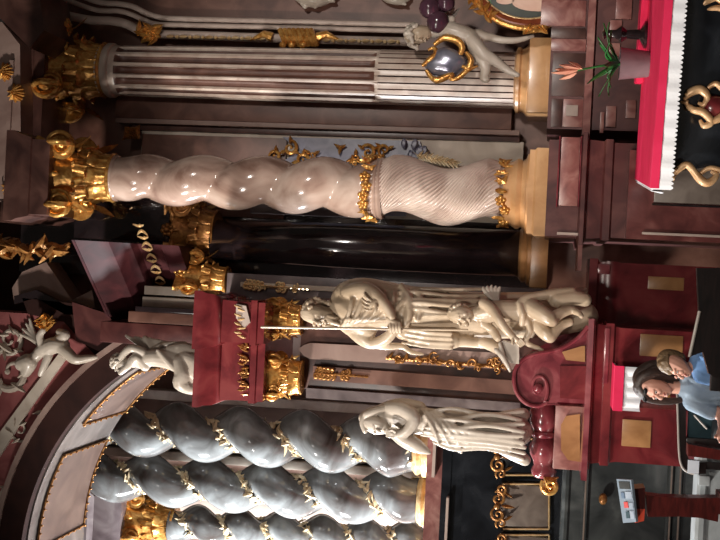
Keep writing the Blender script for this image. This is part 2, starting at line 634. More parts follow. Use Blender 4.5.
# cream band crossing the spandrel
b = NB(); prism(b, [(-12, 448), (22, 402), (60, 352), (66, 358), (30, 408), (-4, 462)], YA - .05, .1)
struct('trim_8', b, 'cream_plaster')

# framed panels on the soffit of the arch (lie on the curved underside)
def soffit_panel(a0, a1, label):
    t = thing('soffit_panel', label, 'panel', arcpt((a0 + a1) / 2, AR, YA + .1), 'framed panels on the underside of the arch')
    ya, yb = YA + .26, YB - .08
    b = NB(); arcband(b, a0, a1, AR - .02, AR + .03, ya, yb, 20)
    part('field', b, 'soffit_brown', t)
    b = NB()
    for y in (ya, yb):
        tube(b, [arcpt(a0 + (a1 - a0) * i / 20, AR - .03, y) for i in range(21)], .013, 6)
    for a in (a0, a1):
        tube(b, [arcpt(a, AR - .03, ya + (yb - ya) * i / 6) for i in range(7)], .013, 6)
    n = max(6, int((a1 - a0) * AR / .1))
    for y in (ya, yb):
        for i in range(n + 1):
            blob(b, arcpt(a0 + (a1 - a0) * i / n, AR - .045, y), .016, .016, .024, sub=1)
    for a in (a0, a1):
        for i in range(9):
            blob(b, arcpt(a, AR - .045, ya + (yb - ya) * i / 8), .017, sub=1)
    part('bead_frame', b, 'dull_gold', t)
def ang_at(x, y):
    # angle of the soffit point seen at photo (x, y), midway back
    return aang(at(x, y, YA + .55))
aa = ang_at(150, 376); ab = ang_at(92, 422); ac = ang_at(72, 452); ad = ang_at(48, 545)
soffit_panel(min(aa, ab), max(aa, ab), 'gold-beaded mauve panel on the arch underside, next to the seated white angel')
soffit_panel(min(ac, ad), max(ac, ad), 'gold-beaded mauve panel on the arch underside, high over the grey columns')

# cream scrollwork on the pink spandrel
t = thing('stucco_scrollwork', 'cream scrolling stucco relief on the pink wall above the arch', 'relief', at(60, 440, YA))
sw = [((12, 372), 26, 0.3, 1), ((30, 470), 17, 2.2, -1), ((12, 500), 15, .6, 1), ((52, 418), 15, 1.2, 1), ((20, 430), 13, 4.0, -1), ((72, 392), 10, .2, -1), ((10, 340), 16, 2.8, 1), ((42, 448), 11, 3.6, 1), ((4, 530), 14, 5, -1)]
for (c, s, a, fl) in sw:
    b = NB()
    cscroll(b, at(c[0], c[1], YA - .02), s * K(YA), a, fl, s * K(YA) * .12, 1.2)
    for q in range(5):
        aq = a + fl * q * 1.1
        leaf(b, at(c[0], c[1], YA - .03) + Vector((cos(aq), 0, sin(aq))) * s * K(YA) * (1 - .12 * q), (cos(aq + fl * .7), 0, sin(aq + fl * .7)), s * K(YA) * .8, s * K(YA) * .26, .03)
    part('scroll', b, 'cream_plaster', t)

# vault ribs and mouldings at the top of the view
b = NB(); prism(b, [(-14, 22), (2, 22), (20, 45), (21, 195), (-14, 200)], 13.4, .5)
pxbox(b, 6, 10, 60, 195, 13.36, .05)
struct('ceiling', b, 'mauve_plaster')
b = NB(); prism(b, [(12, 288), (22, 272), (46, 262), (72, 300), (92, 290), (97, 318), (60, 320), (40, 292), (14, 302)], 14.0, .4)
struct('trim_9', b, 'mauve_plaster')
b = NB(); prism(b, [(14, 296), (36, 290), (66, 305), (105, 312), (106, 318), (64, 314), (36, 298), (14, 304)], 13.84, .1)
struct('trim_10', b, 'dark_marble')
b = NB(); prism(b, [(-20, 200), (70, 200), (200, 232), (200, 340), (100, 372), (0, 330), (-20, 330)], 15.8, .6)
struct('wall_upper', b, 'brown_plaster')

# ================================================================== RIGHT ALTAR: entablature and wall dressings
b = NB()
pxmould(b, [(8, 8), (16, 8), (20, 5), (24, 4), (30, 2), (31, 0), (41, 0)], 40, 216, 13.75, .85)
pxmould(b, [(8, 8), (16, 8), (20, 5), (24, 4), (30, 2), (31, 0), (48.5, 0)], 139, 214, 12.55, 1.3)
tag(part('entablature', b, 'plum_marble'), 'dark plum entablature resting on the gilded capitals of the pink and fluted columns', 'entablature')
b = NB(); prism(b, [(-30, 10), (-2, 16), (30, 48), (44, 30), (38, -14), (-30, -30)], 13.2, .9)
solo('entablature', b, 'plum_marble', 'dark plum entablature slanting across the top right corner above the fluted column', 'entablature')

# dark wall strip painting the shade between pink column and the oblique cornice
b = NB(); pxbox(b, 20, 545, 214, 285, 14.45, .2); struct('wall_shade_strip', b, 'dark_marble')
# pilaster strips on the wall
def strip(name, x0, x1, y0, y1, Y, mt, label, cat='pilaster'):
    b = NB(); pxbox(b, x0, x1, y0, y1, Y, .18, .012)
    return solo(name, b, mt, label, cat)
b = NB(); pxbox(b, 115, 512, 101, 124, 14.42, .15, .015); struct('trim_11', b, 'brown_marble')
b = NB(); pxbox(b, 115, 520, 124, 129, 14.3, .28, .012); struct('trim_12', b, 'mauve_plaster')
b = NB(); pxbox(b, 132, 520, 129, 136, 14.38, .2, .012); struct('trim_13', b, 'plum_marble')

# relief panel behind the pink column
t = thing('relief_panel', 'blue-grey carved relief panel with gilt scrolls, half hidden behind the pink twisted column', 'relief', at(520, 178, 14.4))
b = NB(); pxbox(b, 140, 522, 136, 216, 14.42, .16); part('backing', b, 'cream_plaster', t)
b = NB(); pxbox(b, 140, 285, 136, 216, 14.36, .08, .01); part('brown_field', b, 'brown_marble', t)
b = NB(); prism(b, [(282, 137), (420, 141), (424, 160), (405, 216), (290, 214), (270, 170), (300, 150)], 14.33, .09); part('blue_field', b, 'blue_grey', t)
b = NB(); pxbox(b, 250, 385, 206, 216, 14.30, .06, .01); part('edge_strip', b, 'violet_marble', t)
rr = random.Random(3)
for (x, y, s, a) in ((290, 148, 10, 0), (275, 156, 8, 2), (302, 160, 9, 4), (312, 155, 6, 1), (368, 152, 10, 1), (384, 150, 8, 3), (376, 162, 8, 5), (355, 158, 6, 2), (340, 148, 3, 1), (352, 164, 6, 0)):
    b = NB(); cscroll(b, at(x, y, 14.28), s * K(14.28) * .8, a, rr.choice((-1, 1)), s * K(14.28) * .16, 1.2)
    for q in range(3):
        aq = a + q * 2.1
        leaf(b, at(x, y, 14.28) + Vector((cos(aq), 0, sin(aq))) * s * K(14.28) * .8, (cos(aq), 0, sin(aq)), .1, .045, .02)
    part('gilt_scroll', b, 'gold', t)
b = NB()
for i in range(9):
    x = 418 + i * 4.6
    for s in (-1, 1):
        leaf(b, at(x, 156 + i * .9, 14.27), (at(x + 8, 156 + s * 7 + i * .8, 14.27) - at(x, 156, 14.27)), .16, .05, .025)
part('gilt_palm', b, 'white_gold', t)
b = NB()
for i in range(10):
    x, y = 395 + rr.uniform(0, 30), 143 + rr.uniform(0, 16)
    blob(b, at(x, y, 14.28), .07, .05, .04, sub=1)
part('cloud', b, 'blue_grey', t)

# frame mouldings at the far right
def sweep_px(bm, pts, Y, r, flat=1.0):
    sp = smoothpath(pts, 6)
    tube(bm, [at(x, y, Y) for x, y in sp], r * K(Y), 10)
t = thing('frame_moulding', 'grey-pink double frame moulding with gilt ornaments, right of the fluted column', 'moulding', at(412, 28, 14.4))
b = NB()
sweep_px(b, [(415, 25), (300, 22), (180, 19), (158, 17), (146, 13), (134, 7), (120, 4), (98, 2), (70, -8), (40, -14)], 14.45, 3.0)
sweep_px(b, [(415, 31), (300, 28), (180, 25), (156, 24), (144, 20), (130, 14), (118, 11), (96, 10), (66, 0), (36, -7)], 14.42, 2.6)
part('inner_rail', b, 'pale_mauve', t)
b = NB()
sweep_px(b, [(412, 42), (300, 39), (180, 35), (152, 34), (140, 31), (126, 24), (112, 21), (90, 20), (62, 14), (44, 6)], 14.4, 4.6)
part('outer_rail', b, 'pale_mauve', t)
b = NB()
for x in range(170, 400, 13):
    if abs(x - 292) > 28:
        leaf(b, at(x, 36.5 + (x - 170) * .022, 14.33), (at(x + 10, 37, 14.3) - at(x, 37, 14.3)), .12, .05, .02)
        blob(b, at(x + 7, 37 + (x - 170) * .022, 14.33), .028, sub=1)
part('leaf_run', b, 'pale_gold', t)
b = NB()
for i in range(8):
    x = 280 + i * 4.4
    tube(b, [at(x, 30, 14.34), at(x + 3, 37, 14.25), at(x + 6, 45, 14.34)], .035, 8)
for s, x in ((1, 318), (-1, 272)):
    tube(b, [at(x, 37, 14.31), at(x + s * 8, 40 - 6, 14.29), at(x + s * 22, 40, 14.33)], [.06, .045, .01], 8)
for x in (283, 292, 303):
    blob(b, at(x, 45, 14.3), .05, sub=2)
part('ribbon_clasp', b, 'gold', t)
b = NB()
for i in range(12):
    x, y = 136 + rr.uniform(0, 22), 31 + rr.uniform(-4, 8)
    leaf(b, at(x, y, 14.3), (rr.uniform(-1, 1), 0, rr.uniform(-1, 1)), .2, .08, .03)
part('corner_leaves', b, 'gold', t)

me = sculpt([[(294, -8, 0, 5), (303, -3, -3, 8), (316, 0, -4, 9), (330, -5, 0, 7), (338, -12, 0, 6)], [(303, 2, -4, 4), (306, 8, -5, 2.5)], [(318, 3, -4, 4), (316, 8, -4, 2)], [(331, 0, -3, 4), (334, 2, -3, 2)]], 14.48, .8)
solo('stucco_ornament', me, 'stucco', 'white stucco ornament with ragged edge at the right edge, half-way up the frame moulding', 'ornament', smooth=180)
me = sculpt([[(380, -8, 0, 4), (388, -1, -3, 4.5), (400, 2, -3, 4), (408, -2, 0, 3)], [(390, 1, -3, 3), (406, 5, -3, 1.5)]], 14.48, .7)
solo('stucco_ornament', me, 'stucco', 'small white stucco scrap just above the purple glossy balls', 'ornament', smooth=180)

# ------------------------------------------------------------------ fluted column
X, zb, zt = vcol(105, 522, 75.5, 14.25); k = K(14.25)
t = thing('fluted_column', 'pale fluted column with gilded capital beside the dark wall on the right', 'column', (X, 14.25, at(548, 76, 14.25).z))
R0 = 27 * k
b = NB()
n = 468; NF = 13; rings = []
zs = at(380, 76, 14.25).z
zfl0, zfl1 = at(516, 76, 14.25).z, at(122, 76, 14.25).z
NZ = 120
for i in range(NZ + 1):
    z = zb + (zt - zb) * i / NZ
    R1 = R0 * (1.03 - .07 * (i / NZ) ** 1.6)
    e = min(1, max(0, min((z - zfl0) / .06, (zfl1 - z) / .08)))
    cab = z < zs
    gap = min(1, abs(z - zs) / .05)
    ring = []
    for j in range(n):
        a = 2 * pi * j / n
        c = .5 + .5 * cos(NF * a)
        if cab:
            d = .055 * max(0, (c - .82) / .18) ** .6 + .0 * c
            d = .05 * R0 / .3 * (1 if abs(((NF * a / (2 * pi)) % .5) - .25) > .2 else 0)
        else:
            sft = abs(((NF * a / (2 * pi)) % 1) - .5) / .37; d = .21 * R0 * sqrt(max(0, 1 - sft * sft)) ** .9
        ring.append((X + (R1 - d * e * gap) * cos(a), 14.25 + (R1 - d * e * gap) * sin(a), z))
    rings.append(ring)
vr = [[b.verts.new(p) for p in r] for r in rings]
for i in range(NZ):
    zc = (rings[i][0][2] + rings[i + 1][0][2]) / 2
    for j in range(n):
        jj = (j + 1) % n
        f = b.faces.new((vr[i][j], vr[i][jj], vr[i + 1][jj], vr[i + 1][j]))
        s_ = abs(((NF * (j + .5) / n) % 1) - .5)
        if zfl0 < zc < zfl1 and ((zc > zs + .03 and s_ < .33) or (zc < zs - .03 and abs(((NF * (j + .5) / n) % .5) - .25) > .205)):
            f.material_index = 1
b.faces.new(list(reversed(vr[0]))); b.faces.new(vr[-1])
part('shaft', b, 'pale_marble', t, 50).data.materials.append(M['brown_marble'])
b = NB(); lathe(b, [(R0 * .97, zt - .14), (R0 * 1.05, zt - .12), (R0 * 1.05, zt - .06), (R0 * .98, zt - .03), (R0 * .98, zt + .03)], X, 14.25); part('necking', b, 'pale_marble', t)
capital(t, X, 14.25, at(108, 70, 14.25).z, at(43, 70, 14.25).z, R0 * .96, 'gold', .25, 1.5)
b = NB()
lathe(b, [(R0 * 1.32, at(530, 76, 14.25).z), (R0 * 1.32, at(528, 76, 14.25).z), (R0 * 1.2, at(525, 76, 14.25).z), (R0 * 1.14, at(522, 76, 14.25).z), (R0 * 1.22, at(520, 76, 14.25).z), (R0 * 1.2, at(517, 76, 14.25).z), (R0 * 1.04, at(515, 76, 14.25).z)], X, 14.25)
w = R0 * 1.34
bx(b, X - w, X + w, 14.25 - w, 14.25 + w, at(552, 76, 14.25).z, at(529, 76, 14.25).z, .015)
part('base', b, 'ochre_plinth', t)

# ------------------------------------------------------------------ pink twisted column
YP = 13.0; k = K(YP)
X, zb, zt = vcol(114, 378, 183.5, YP)
X0 = vcol(114, 520, 186, YP)[0]; X = X0
t = thing('twisted_column', 'pale pink marble twisted column with gilded capital and spiral-fluted lower drum', 'column', (X, YP, at(547, 190, YP).z))
b = NB()
xof = lambda tt: 378 + (114 - 378) * tt
def ease(tt, a=.06, c=.9):
    return min(1, tt / a) * min(1, (1 - tt) / (1 - c) if tt > c else 1)
twisted(b, X, YP, zb, zt, lambda q: (27 - 4.2 * q) * k, lambda q: 4.3 * k * (1 - .3 * q) * ease(q, .05, .88), lambda q: -2 * pi * (207 - xof(q)) / 59.5, 220, 96, lobed=True)
part('shaft', b, 'pink_marble', t, 180)
b = NB(); R0 = 23 * k
lathe(b, [(R0, zt - .06), (R0 * 1.06, zt - .04), (R0 * 1.06, zt + .0), (R0, zt + .02), (R0, zt + .06)], X, YP); part('necking', b, 'pink_marble', t)
zd0, zd1 = at(506, 190, YP).z, at(374, 190, YP).z
xo2 = lambda tt: 506 + (374 - 506) * tt
b = NB()
twisted(b, X, YP, zd0, zd1, lambda q: (29 - 0.6 * q - 2.0 * min(1, abs(q - .02) < .02)) * k, lambda q: 6.2 * k * min(1, q / .14) * min(1, (1 - q) / .14), lambda q: pi * (400 - xo2(q)) / -49.0 * -1 * -1 + 0.0, 150, 288, flutes=38, fd=.022, ftw=-5.2)
part('fluted_drum', b, 'drum_marble', t, 60)
b = NB()
for xx, rr_ in ((382, 30.5), (378, 29.5)):
    z = at(xx, 190, YP).z
    lathe(b, [(26 * k, z - .03), (rr_ * k, z - .025), ((rr_ + 1.2) * k, z), (rr_ * k, z + .025), (26 * k, z + .03)], X, YP)
part('collar', b, 'pink_marble', t)
for xx in (370, 504):
    b = NB(); ring_garland(b, X, YP, at(xx, 190, YP).z, 30 * k, 20, .075, random.Random(xx)); part('flower_garland', b, 'gold', t, 60)
capital(t, X, YP, at(116, 180, YP).z, at(49, 180, YP).z, 23 * k, 'gold', 0.0, 1.62)
b = NB()
z_ = lambda x: at(x, 192, YP).z
lathe(b, [(40 * k, z_(530)), (40 * k, z_(527)), (35 * k, z_(525)), (33 * k, z_(522)), (34.5 * k, z_(519.5)), (35 * k, z_(517)), (33 * k, z_(514)), (31 * k, z_(511)), (31 * k, z_(507)), (29 * k, z_(504))], X, YP)
w = 42 * k
rectloft(b, [(.0, z_(547)), (.0, z_(536)), (-.02, z_(534)), (-.02, z_(529))], X - w, X + w, YP - w, YP + w)
part('base', b, 'ochre_plinth', t)

# ------------------------------------------------------------------ dark smooth column in the recess
YD = 13.95; k = K(YD)
X, zb, zt = vcol(214, 527, 247, YD)
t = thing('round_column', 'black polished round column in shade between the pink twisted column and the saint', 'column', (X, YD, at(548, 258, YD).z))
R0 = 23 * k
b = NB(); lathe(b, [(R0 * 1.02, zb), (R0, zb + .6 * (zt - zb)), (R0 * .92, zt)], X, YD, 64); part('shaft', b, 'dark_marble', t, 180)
b = NB(); lathe(b, [(R0 * 1.35, at(532, 258, YD).z), (R0 * 1.35, at(528, 258, YD).z), (R0 * 1.2, at(526, 258, YD).z), (R0 * 1.22, at(522, 258, YD).z), (R0 * 1.05, at(519, 258, YD).z)], X, YD)
w = R0 * 1.4; bx(b, X - w, X + w, YD - w, YD + w, at(548, 258, YD).z, at(531, 258, YD).z, .012)
part('base', b, 'tan_marble', t)
Xc = at(200, 232, YD).x
capital(t, Xc, YD, at(218, 232, YD).z, at(172, 232, YD).z, 21 * k, 'dull_gold', 0.0, 1.5)

# gilded half capital on the turned pilaster to its left
Y = 13.55; k = K(Y)
X, zb, zt = vcol(228, 545, 294, Y)
t = thing('pilaster', 'violet-grey flat pilaster with a slim gilt relief and gilded capital, beside the black column', 'pilaster', (X, Y, zb))
b = NB(); pxbox(b, 226, 548, 281, 312, Y, .5, .01); part('shaft', b, 'violet_marble', t)
b = NB(); pxbox(b, 240, 400, 286, 291, Y - .03, .06, .01); part('inlaid_strip', b, 'cream_plaster', t)
b = NB()
for i in range(16):
    x = 246 + i * 4.1
    y = 284.5 + (x - 246) * .075
    if i < 5 or i in (8, 9, 12):
        for s in (-1, 1):
            cscroll(b, at(x, y + s * 2.2, Y - .05), .035, i, s, .011, 1)
    leaf(b, at(x, y, Y - .05), (0, 0, 1), .06, .03, .015)
part('gilt_relief', b, 'pale_gold', t)
capital(t, at(200, 281, Y).x, Y + .2, at(224, 281, Y).z, at(176, 281, Y).z, 15 * k, 'gold', .5, 1.5)

# ------------------------------------------------------------------ oblique entablature running back to the left
def oblique(bm, prof, pa, pb, back):
    """prof: (out, z); straight run from pa to pb (x, y pairs), body lies behind"""
    d = Vector((pb[0] - pa[0], pb[1] - pa[1], 0)).normalized()
    nrm = Vector((-d.y, d.x, 0))
    if nrm.y > 0:
        nrm = -nrm
    rings = []
    for P_ in (pa, pb):
        base = Vector((P_[0], P_[1], 0))
        rg = [base + nrm * o + Vector((0, 0, z)) for o, z in prof]
        rg += [base - nrm * back + Vector((0, 0, prof[-1][1])), base - nrm * back + Vector((0, 0, prof[0][1]))]
        rings.append(rg)
    loft(bm, rings)
def polysweep(bm, path, prof, back, first=0, last=None):
    """prof: (out, z) swept along a plan path (right to left), mitred at the corners"""
    n = len(path)
    last = n - 1 if last is None else last
    P2 = [Vector((p[0], p[1])) for p in path]
    nr = []
    for a, c in zip(P2[:-1], P2[1:]):
        d = (c - a).normalized()
        nr.append(Vector((-d.y, d.x)))
    rings = []
    for i in range(first, last + 1):
        n0 = nr[max(0, i - 1)]; n1 = nr[min(len(nr) - 1, i)]
        m = (n0 + n1)
        m = m / max(.2, m.dot(n0)) 
        ring = [Vector((P2[i].x + m.x * o, P2[i].y + m.y * o, z)) for o, z in prof]
        for z in (prof[-1][1], prof[0][1]):
            ring.append(Vector((P2[i].x - m.x * back, P2[i].y - m.y * back, z)))
        rings.append(ring)
    loft(bm, rings)
OUT = .34
B1, C1 = at(74, 240, 12.6), at(134, 336, 14.1)
DV = Vector((C1.x - B1.x, C1.y - B1.y, 0)).normalized()
NV = Vector((-DV.y, DV.x, 0))
NV = -NV if NV.y > 0 else NV
zz = lambda x: at(x, 243, 12.85).z
PRF = [(0, zz(170)), (.03, zz(161)), (.03, zz(153)), (0, zz(151)), (0, zz(128)), (.08, zz(124)), (.10, zz(118)), (.22, zz(110)), (.24, zz(100)), (.30, zz(92)), (OUT, zz(80)), (OUT, B1.z)]
PTH = [(B1.x, B1.y)]
def slant(bm, prof, back):
    rings = []
    for e_, base in ((0, B1), (1, C1)):
        rg = []
        for o, z in list(prof) + [(-back, prof[-1][1]), (-back, prof[0][1])]:
            p = Vector((base.x, base.y, 0)) + NV * (o - OUT)
            if e_ == 0:
                p = p + DV * ((B1.x - p.x) / DV.x)
            rg.append(Vector((p.x, p.y, z)))
        rings.append(rg)
    loft(bm, rings)
b = NB(); pxbox(b, 75, 170, 172, 240, 13.62, .9, .01)  # dark marble paints the shade on this run of entablature
solo('entablature', b, 'dark_marble', 'entablature coloured nearly black for deep shade right behind the pink column capital', 'entablature')
t = thing('entablature', 'dark red entablature running back at a slant below the pink column capital', 'entablature', (B1.x, B1.y + .2, zz(170)))
b = NB(); slant(b, PRF, .7); part('cornice', b, 'shaded_red_marble', t)
b = NB()
LD = (Vector((C1.x, C1.y)) - Vector((B1.x, B1.y))).length
for i in range(15):
    f = .04 + .058 * i
    c = Vector((B1.x, B1.y, zz(139))) - NV * (OUT - .03) + DV * (f * LD)
    for s in (-1, 1):
        leaf(b, c + Vector((0, 0, s * .025)), DV * (.7 if i % 2 else -.7) + Vector((0, 0, s * .6)), .10, .032, .016, NV)
    blob(b, c, .018, sub=1)
part('gilt_frieze', b, 'pale_gold', t)

# pieces between the slanting entablature and the angel's block
b = NB(); pxbox(b, 144, 200, 287, 296, 13.5, .5, .01); struct('trim_14', b, 'stucco')
b = NB(); pxbox(b, 142, 200, 298, 308, 13.45, .5, .01); struct('trim_15', b, 'stucco')
b = NB(); pxbox(b, 135, 200, 308, 313, 13.3, .5, .01); struct('trim_16', b, 'dark_marble')
b = NB(); pxbox(b, 128, 200, 313, 324, 13.4, .5, .01); struct('trim_17', b, 'brown_marble')
b = NB(); pxbox(b, 100, 200, 324, 345, 13.45, .5, .01); struct('trim_18', b, 'deep_red_marble')
b = NB(); prism(b, [(72, 302), (108, 314), (122, 336), (100, 352), (76, 340)], YA - .1, .1)
struct('trim_19', b, 'deep_red_marble')

# gilded carving and a pale mass up in the shade
b = NB()
for i in range(46):
    x = rr.uniform(-4, 66); y = 249 + rr.uniform(-9, 9) * (1 - x / 90)
    leaf(b, at(x, y, 13.3 + rr.uniform(-.1, .1)), (rr.uniform(-.6, .6), 0, rr.uniform(-1, 1)), rr.uniform(.14, .28), .09, .04)
tube(b, [at(-6, 246, 13.35), at(30, 250, 13.3), at(70, 246, 13.35)], [.06, .05, .02], 8)
q = at(30, 250, 13.3)
tube(b, [q, q + Vector((0, 3.0, 0))], .04, 8)
solo('gilded_carving', b, 'dull_gold', 'dim gilded leaf carving high in the shade, left of the pink column capital', 'carving')
for lab, x, y in (('small gilt tuft at the very top, above the fluted column capital', 5, 72), ('small gilt tuft at the top, right above the pink column capital', 10, 187), ('small gilt rosette at the top between the two large capitals', 16, 93)):
    b = NB()
    for i in range(12):
        a = i * 2.4
        leaf(b, at(x + 4 * cos(a), y + 5 * sin(a), 13.37), (sin(a) * .6, 0, .4 + cos(a)), .15, .06, .03)
    solo('gilt_tuft', b, 'gold', lab, 'ornament')
b = NB(); 
for i in range(14):
    a = i * 2.4
    leaf(b, at(132 + 6 * cos(a), 133 + 4 * sin(a), 14.2), (cos(a), 0, sin(a)), .14, .06, .03)
solo('gilt_tuft', b, 'dull_gold', 'dull gilt leaf cluster on the wall between the fluted column and the pink column necking', 'ornament')
# ================================================================== CENTRAL PIER
YF = 12.75; k = K(YF)
X, zb, zt = vcol(305, 590, 350, YF)
t = thing('pier', 'dark plum pier behind the standing saint, with inlaid strips and gilded capitals', 'pier', (X, YF, zb))
b = NB(); pxbox(b, 300, 592, 306, 398, YF, .9, .01); part('shaft', b, 'plum_marble', t)
b = NB()
prism(b, [(298, 349), (304, 345), (310, 343), (520, 354), (520, 370), (310, 359), (304, 356)], YF - .04, .06); part('inlaid_strip', b, 'mauve_plaster', t)
b = NB(); prism(b, [(313, 366), (520, 381), (520, 395), (313, 380)], YF - .05, .07); part('inlaid_strip', b, 'brown_marble', t)
b = NB(); prism(b, [(306, 388), (520, 403), (520, 412), (306, 398)], YF - .06, .2); part('edge_strip', b, 'violet_marble', t)
b = NB()
for i in range(14):
    x = 317 + i * 3.8; y = 373 + (x - 317) * .073
    if i < 5 or i in (7, 8):
        for s in (-1, 1):
            cscroll(b, at(x, y + s * 2.8, YF - .08), .034, i * .8, s, .012, 1)
    leaf(b, at(x, y, YF - .08), (0, 0, 1), .06, .035, .015)
part('gilt_relief', b, 'dull_gold', t)
b = NB(); rr = random.Random(5)
for i in range(26):
    x = 385 + rr.uniform(0, 120); y = 358 + (x - 385) * .07 + rr.uniform(-5, 5)
    if rr.random() < .5:
        cscroll(b, at(x, y, YF - .08), rr.uniform(.03, .06), rr.uniform(0, 6), rr.choice((-1, 1)), .009, 1.1)
    else:
        leaf(b, at(x, y, YF - .08), (rr.uniform(-1, 1), 0, rr.uniform(-1, 1)), .1, .035, .015)
tube(b, [at(386, 358, YF - .06), at(440, 362, YF - .06), at(505, 367, YF - .06)], .02, 6)
part('gilt_trophy', b, 'dull_gold', t)
for y, r in ((319, 14), (376, 15.5)):
    capital(t, at(288, y, YF).x, YF - .06, at(304, y, YF).z, at(265, y, YF).z, r * k, 'gold', 0, 1.3)

# red entablature block over the pier
Y = 12.35
zc = at(265, 345, Y).z
t = thing('entablature', 'bright red entablature block over the pier capitals, the seated angel on top', 'entablature', (at(265, 350, Y).x, Y + .5, zc))
b = NB()
pxmould(b, [(197, 9), (203, 9), (207, 7), (216, 6), (221, 3), (222, 1), (236, 0), (250, 0), (251, 2), (257, 2), (258, 0), (265, 0)], 304, 400, Y, 1.4)
part('cornice', b, 'red_marble', t)
b = NB()
pxmould(b, [(195.5, 9), (203, 9), (207, 7), (215, 6), (221, 3), (222, 1), (236, 0), (250, 0), (251, 2), (257, 2), (258, 0), (264.5, 0)], 301, 342, Y - .22, .6)
part('breakfront', b, 'red_marble', t)
b = NB()
rr = random.Random(8)
for i in range(12):
    y = 346 + i * 4.4
    s = 1 if i % 2 else -1
    leaf(b, at(243 + s * 2.5, y, Y - .03), (rr.uniform(-.4, .4), 0, s), .085, .03, .014)
    if i % 3 == 0:
        cscroll(b, at(243, y, Y - .03), .05, i, s, .012, 1.1)
        tube(b, [at(240, y, Y - .03), at(249, y + 1, Y - .03)], .011, 6)
part('gilt_frieze', b, 'dull_gold', t)
b = NB()
for i in range(8):
    y = 306 + i * 4.4; s = 1 if i % 2 else -1
    leaf(b, at(240 + s * 2.5, y, Y - .25), (rr.uniform(-.4, .4), 0, s), .09, .032, .014)
part('gilt_frieze', b, 'pale_gold', t)
b = NB(); prism(b, [(236, 304), (246, 306), (250, 322), (244, 328), (236, 318)], Y - .26, .05); part('pale_boss', b, 'pale_mauve', t)

# ------------------------------------------------------------------ the saint
YS = 11.9; k = K(YS)
rr = random.Random(21)
t = thing('statue', 'tall cream statue of a bearded robed saint gripping a long staff, before the pier', 'statue', at(588, 322, YS))
body = [
    # trunk and robe
    [(344, 308, 0, 15), (360, 309, 0, 20), (385, 310, 0, 21), (412, 313, 1, 20), (440, 317, 3, 19), (470, 320, 4, 17), (500, 322, 5, 17), (540, 322, 8, 16), (574, 318, 9, 15), (586, 316, 9, 13)],
    # cloak over the right shoulder and down the side
    [(338, 301, 2, 9), (346, 293, 1, 12), (362, 291, 1, 14), (382, 294, 2, 14), (408, 298, 4, 13), (436, 301, 5, 12), (462, 303, 6, 12), (490, 304, 7, 12), (530, 303, 9, 11), (570, 303, 9, 10)],
    # near shoulder and chest
    [(341, 318, -4, 8), (352, 326, -4, 10), (368, 330, -5, 10)],
    # neck
    [(334, 311, -3, 7.5), (342, 310, -1, 10)],
    # arm laid across the breast
    [(350, 293, -8, 9), (366, 290, -16, 9), (378, 295, -21, 8), (389, 306, -24, 6), (395, 316, -25, 4.5)],
    # other arm in its hanging sleeve
    [(352, 328, -3, 8), (364, 338, -6, 8), (374, 343, -8, 6), (388, 338, -14, 6), (396, 330, -20, 5)],
    [(372, 344, -7, 4), (388, 346, -6, 4), (402, 346, -5, 3.2), (412, 352, -4, 2.6), (423, 354, -3, 1.5)],
    # tunic skirt and boots (left leg)
    [(404, 330, -7, 10), (424, 335, -8, 9), (448, 339, -8, 9.5), (454, 340, -8, 8.5)],
    [(450, 340, -7, 6.5), (466, 341, -7, 6), (480, 343, -6, 5), (490, 344, -7, 5)],
    [(484, 342, -8, 5.5), (494, 345, -12, 6.5), (500, 349, -14, 5.5), (506, 352, -15, 3.5)],
]
# cloak folds sweeping over the breast
for i in range(6):
    body.append([(343 + 5.5 * i, 327 - i, -12 - i, 1.6), (351 + 8 * i, 316, -20.5, 2.3), (355 + 10 * i, 301, -19.5, 2.6), (354 + 10 * i, 288 + .8 * i, -9, 2.2), (352 + 9 * i, 282.5 + 1.2 * i, 0, 1.4)])
# long folds of the cloak
for i in range(8):
    y0 = 284 + 5.6 * i
    bg = sin((i + .6) / 8.2 * pi)
    body.append([(396 + rr.uniform(-6, 6), y0 + 3, -1 - 15 * bg, 1.6), (420, y0 + 4 + rr.uniform(-2.5, 2.5), -1 - 19 * bg, 2.4), (452, y0 + 5 + rr.uniform(-2.5, 2.5), -1 - 17 * bg, 2.4), (490, y0 + 5, -1 - 12 * bg, 1.8)])
for i in range(4):
    y0 = 327 + 5 * i
    body.append([(404, y0, -17 + i, 1.4), (428, y0 + 4, -18.5 + i, 1.8), (453, y0 + 5.5, -18.5 + i, 1.8)])
# swag of cloth across the hips
body.append([(402, 286, -3, 3.5), (411, 300, -16, 4.5), (410, 318, -20, 4.5), (402, 332, -16, 3.5)])
body.append([(412, 288, -3, 2.6), (423, 300, -16, 3.4), (420, 318, -19, 3)])
# hem spreading on the right
body.append([(560, 302, 4, 7), (574, 294, 3, 6), (584, 291, 3, 4)])
body.append([(548, 298, 4, 6), (562, 292, 2, 5)])
part('figure', sculpt(body, YS, 1.15, 2), 'warm_stucco', t, 180)
head = [[(309, 313, -4, 8.5), (316, 314, -5, 10.5), (323, 315, -6, 10), (330, 316, -8, 7.5)],
        [(318, 320, -14, 2.0), (322, 322, -17.5, 2.0), (324, 322, -18.5, 2.1)],
        [(316, 315, -14.5, 1.6), (316.5, 320, -14.6, 1.6)], [(316, 324, -12, 1.5), (317, 327, -9, 1.3)],
        [(321, 317, -14.5, 2.0), (321, 325.5, -11, 1.9)],
        [(328, 321, -16, 1.4), (328, 324, -14.5, 1.2)], [(320, 305, -2, 2.4), (323, 305.5, -2, 1.6)], [(334, 312, -4, 7), (340, 311, -2, 8)]]
part('head', sculpt(head, YS, .6, 2), 'warm_stucco', t, 180)
hair = []
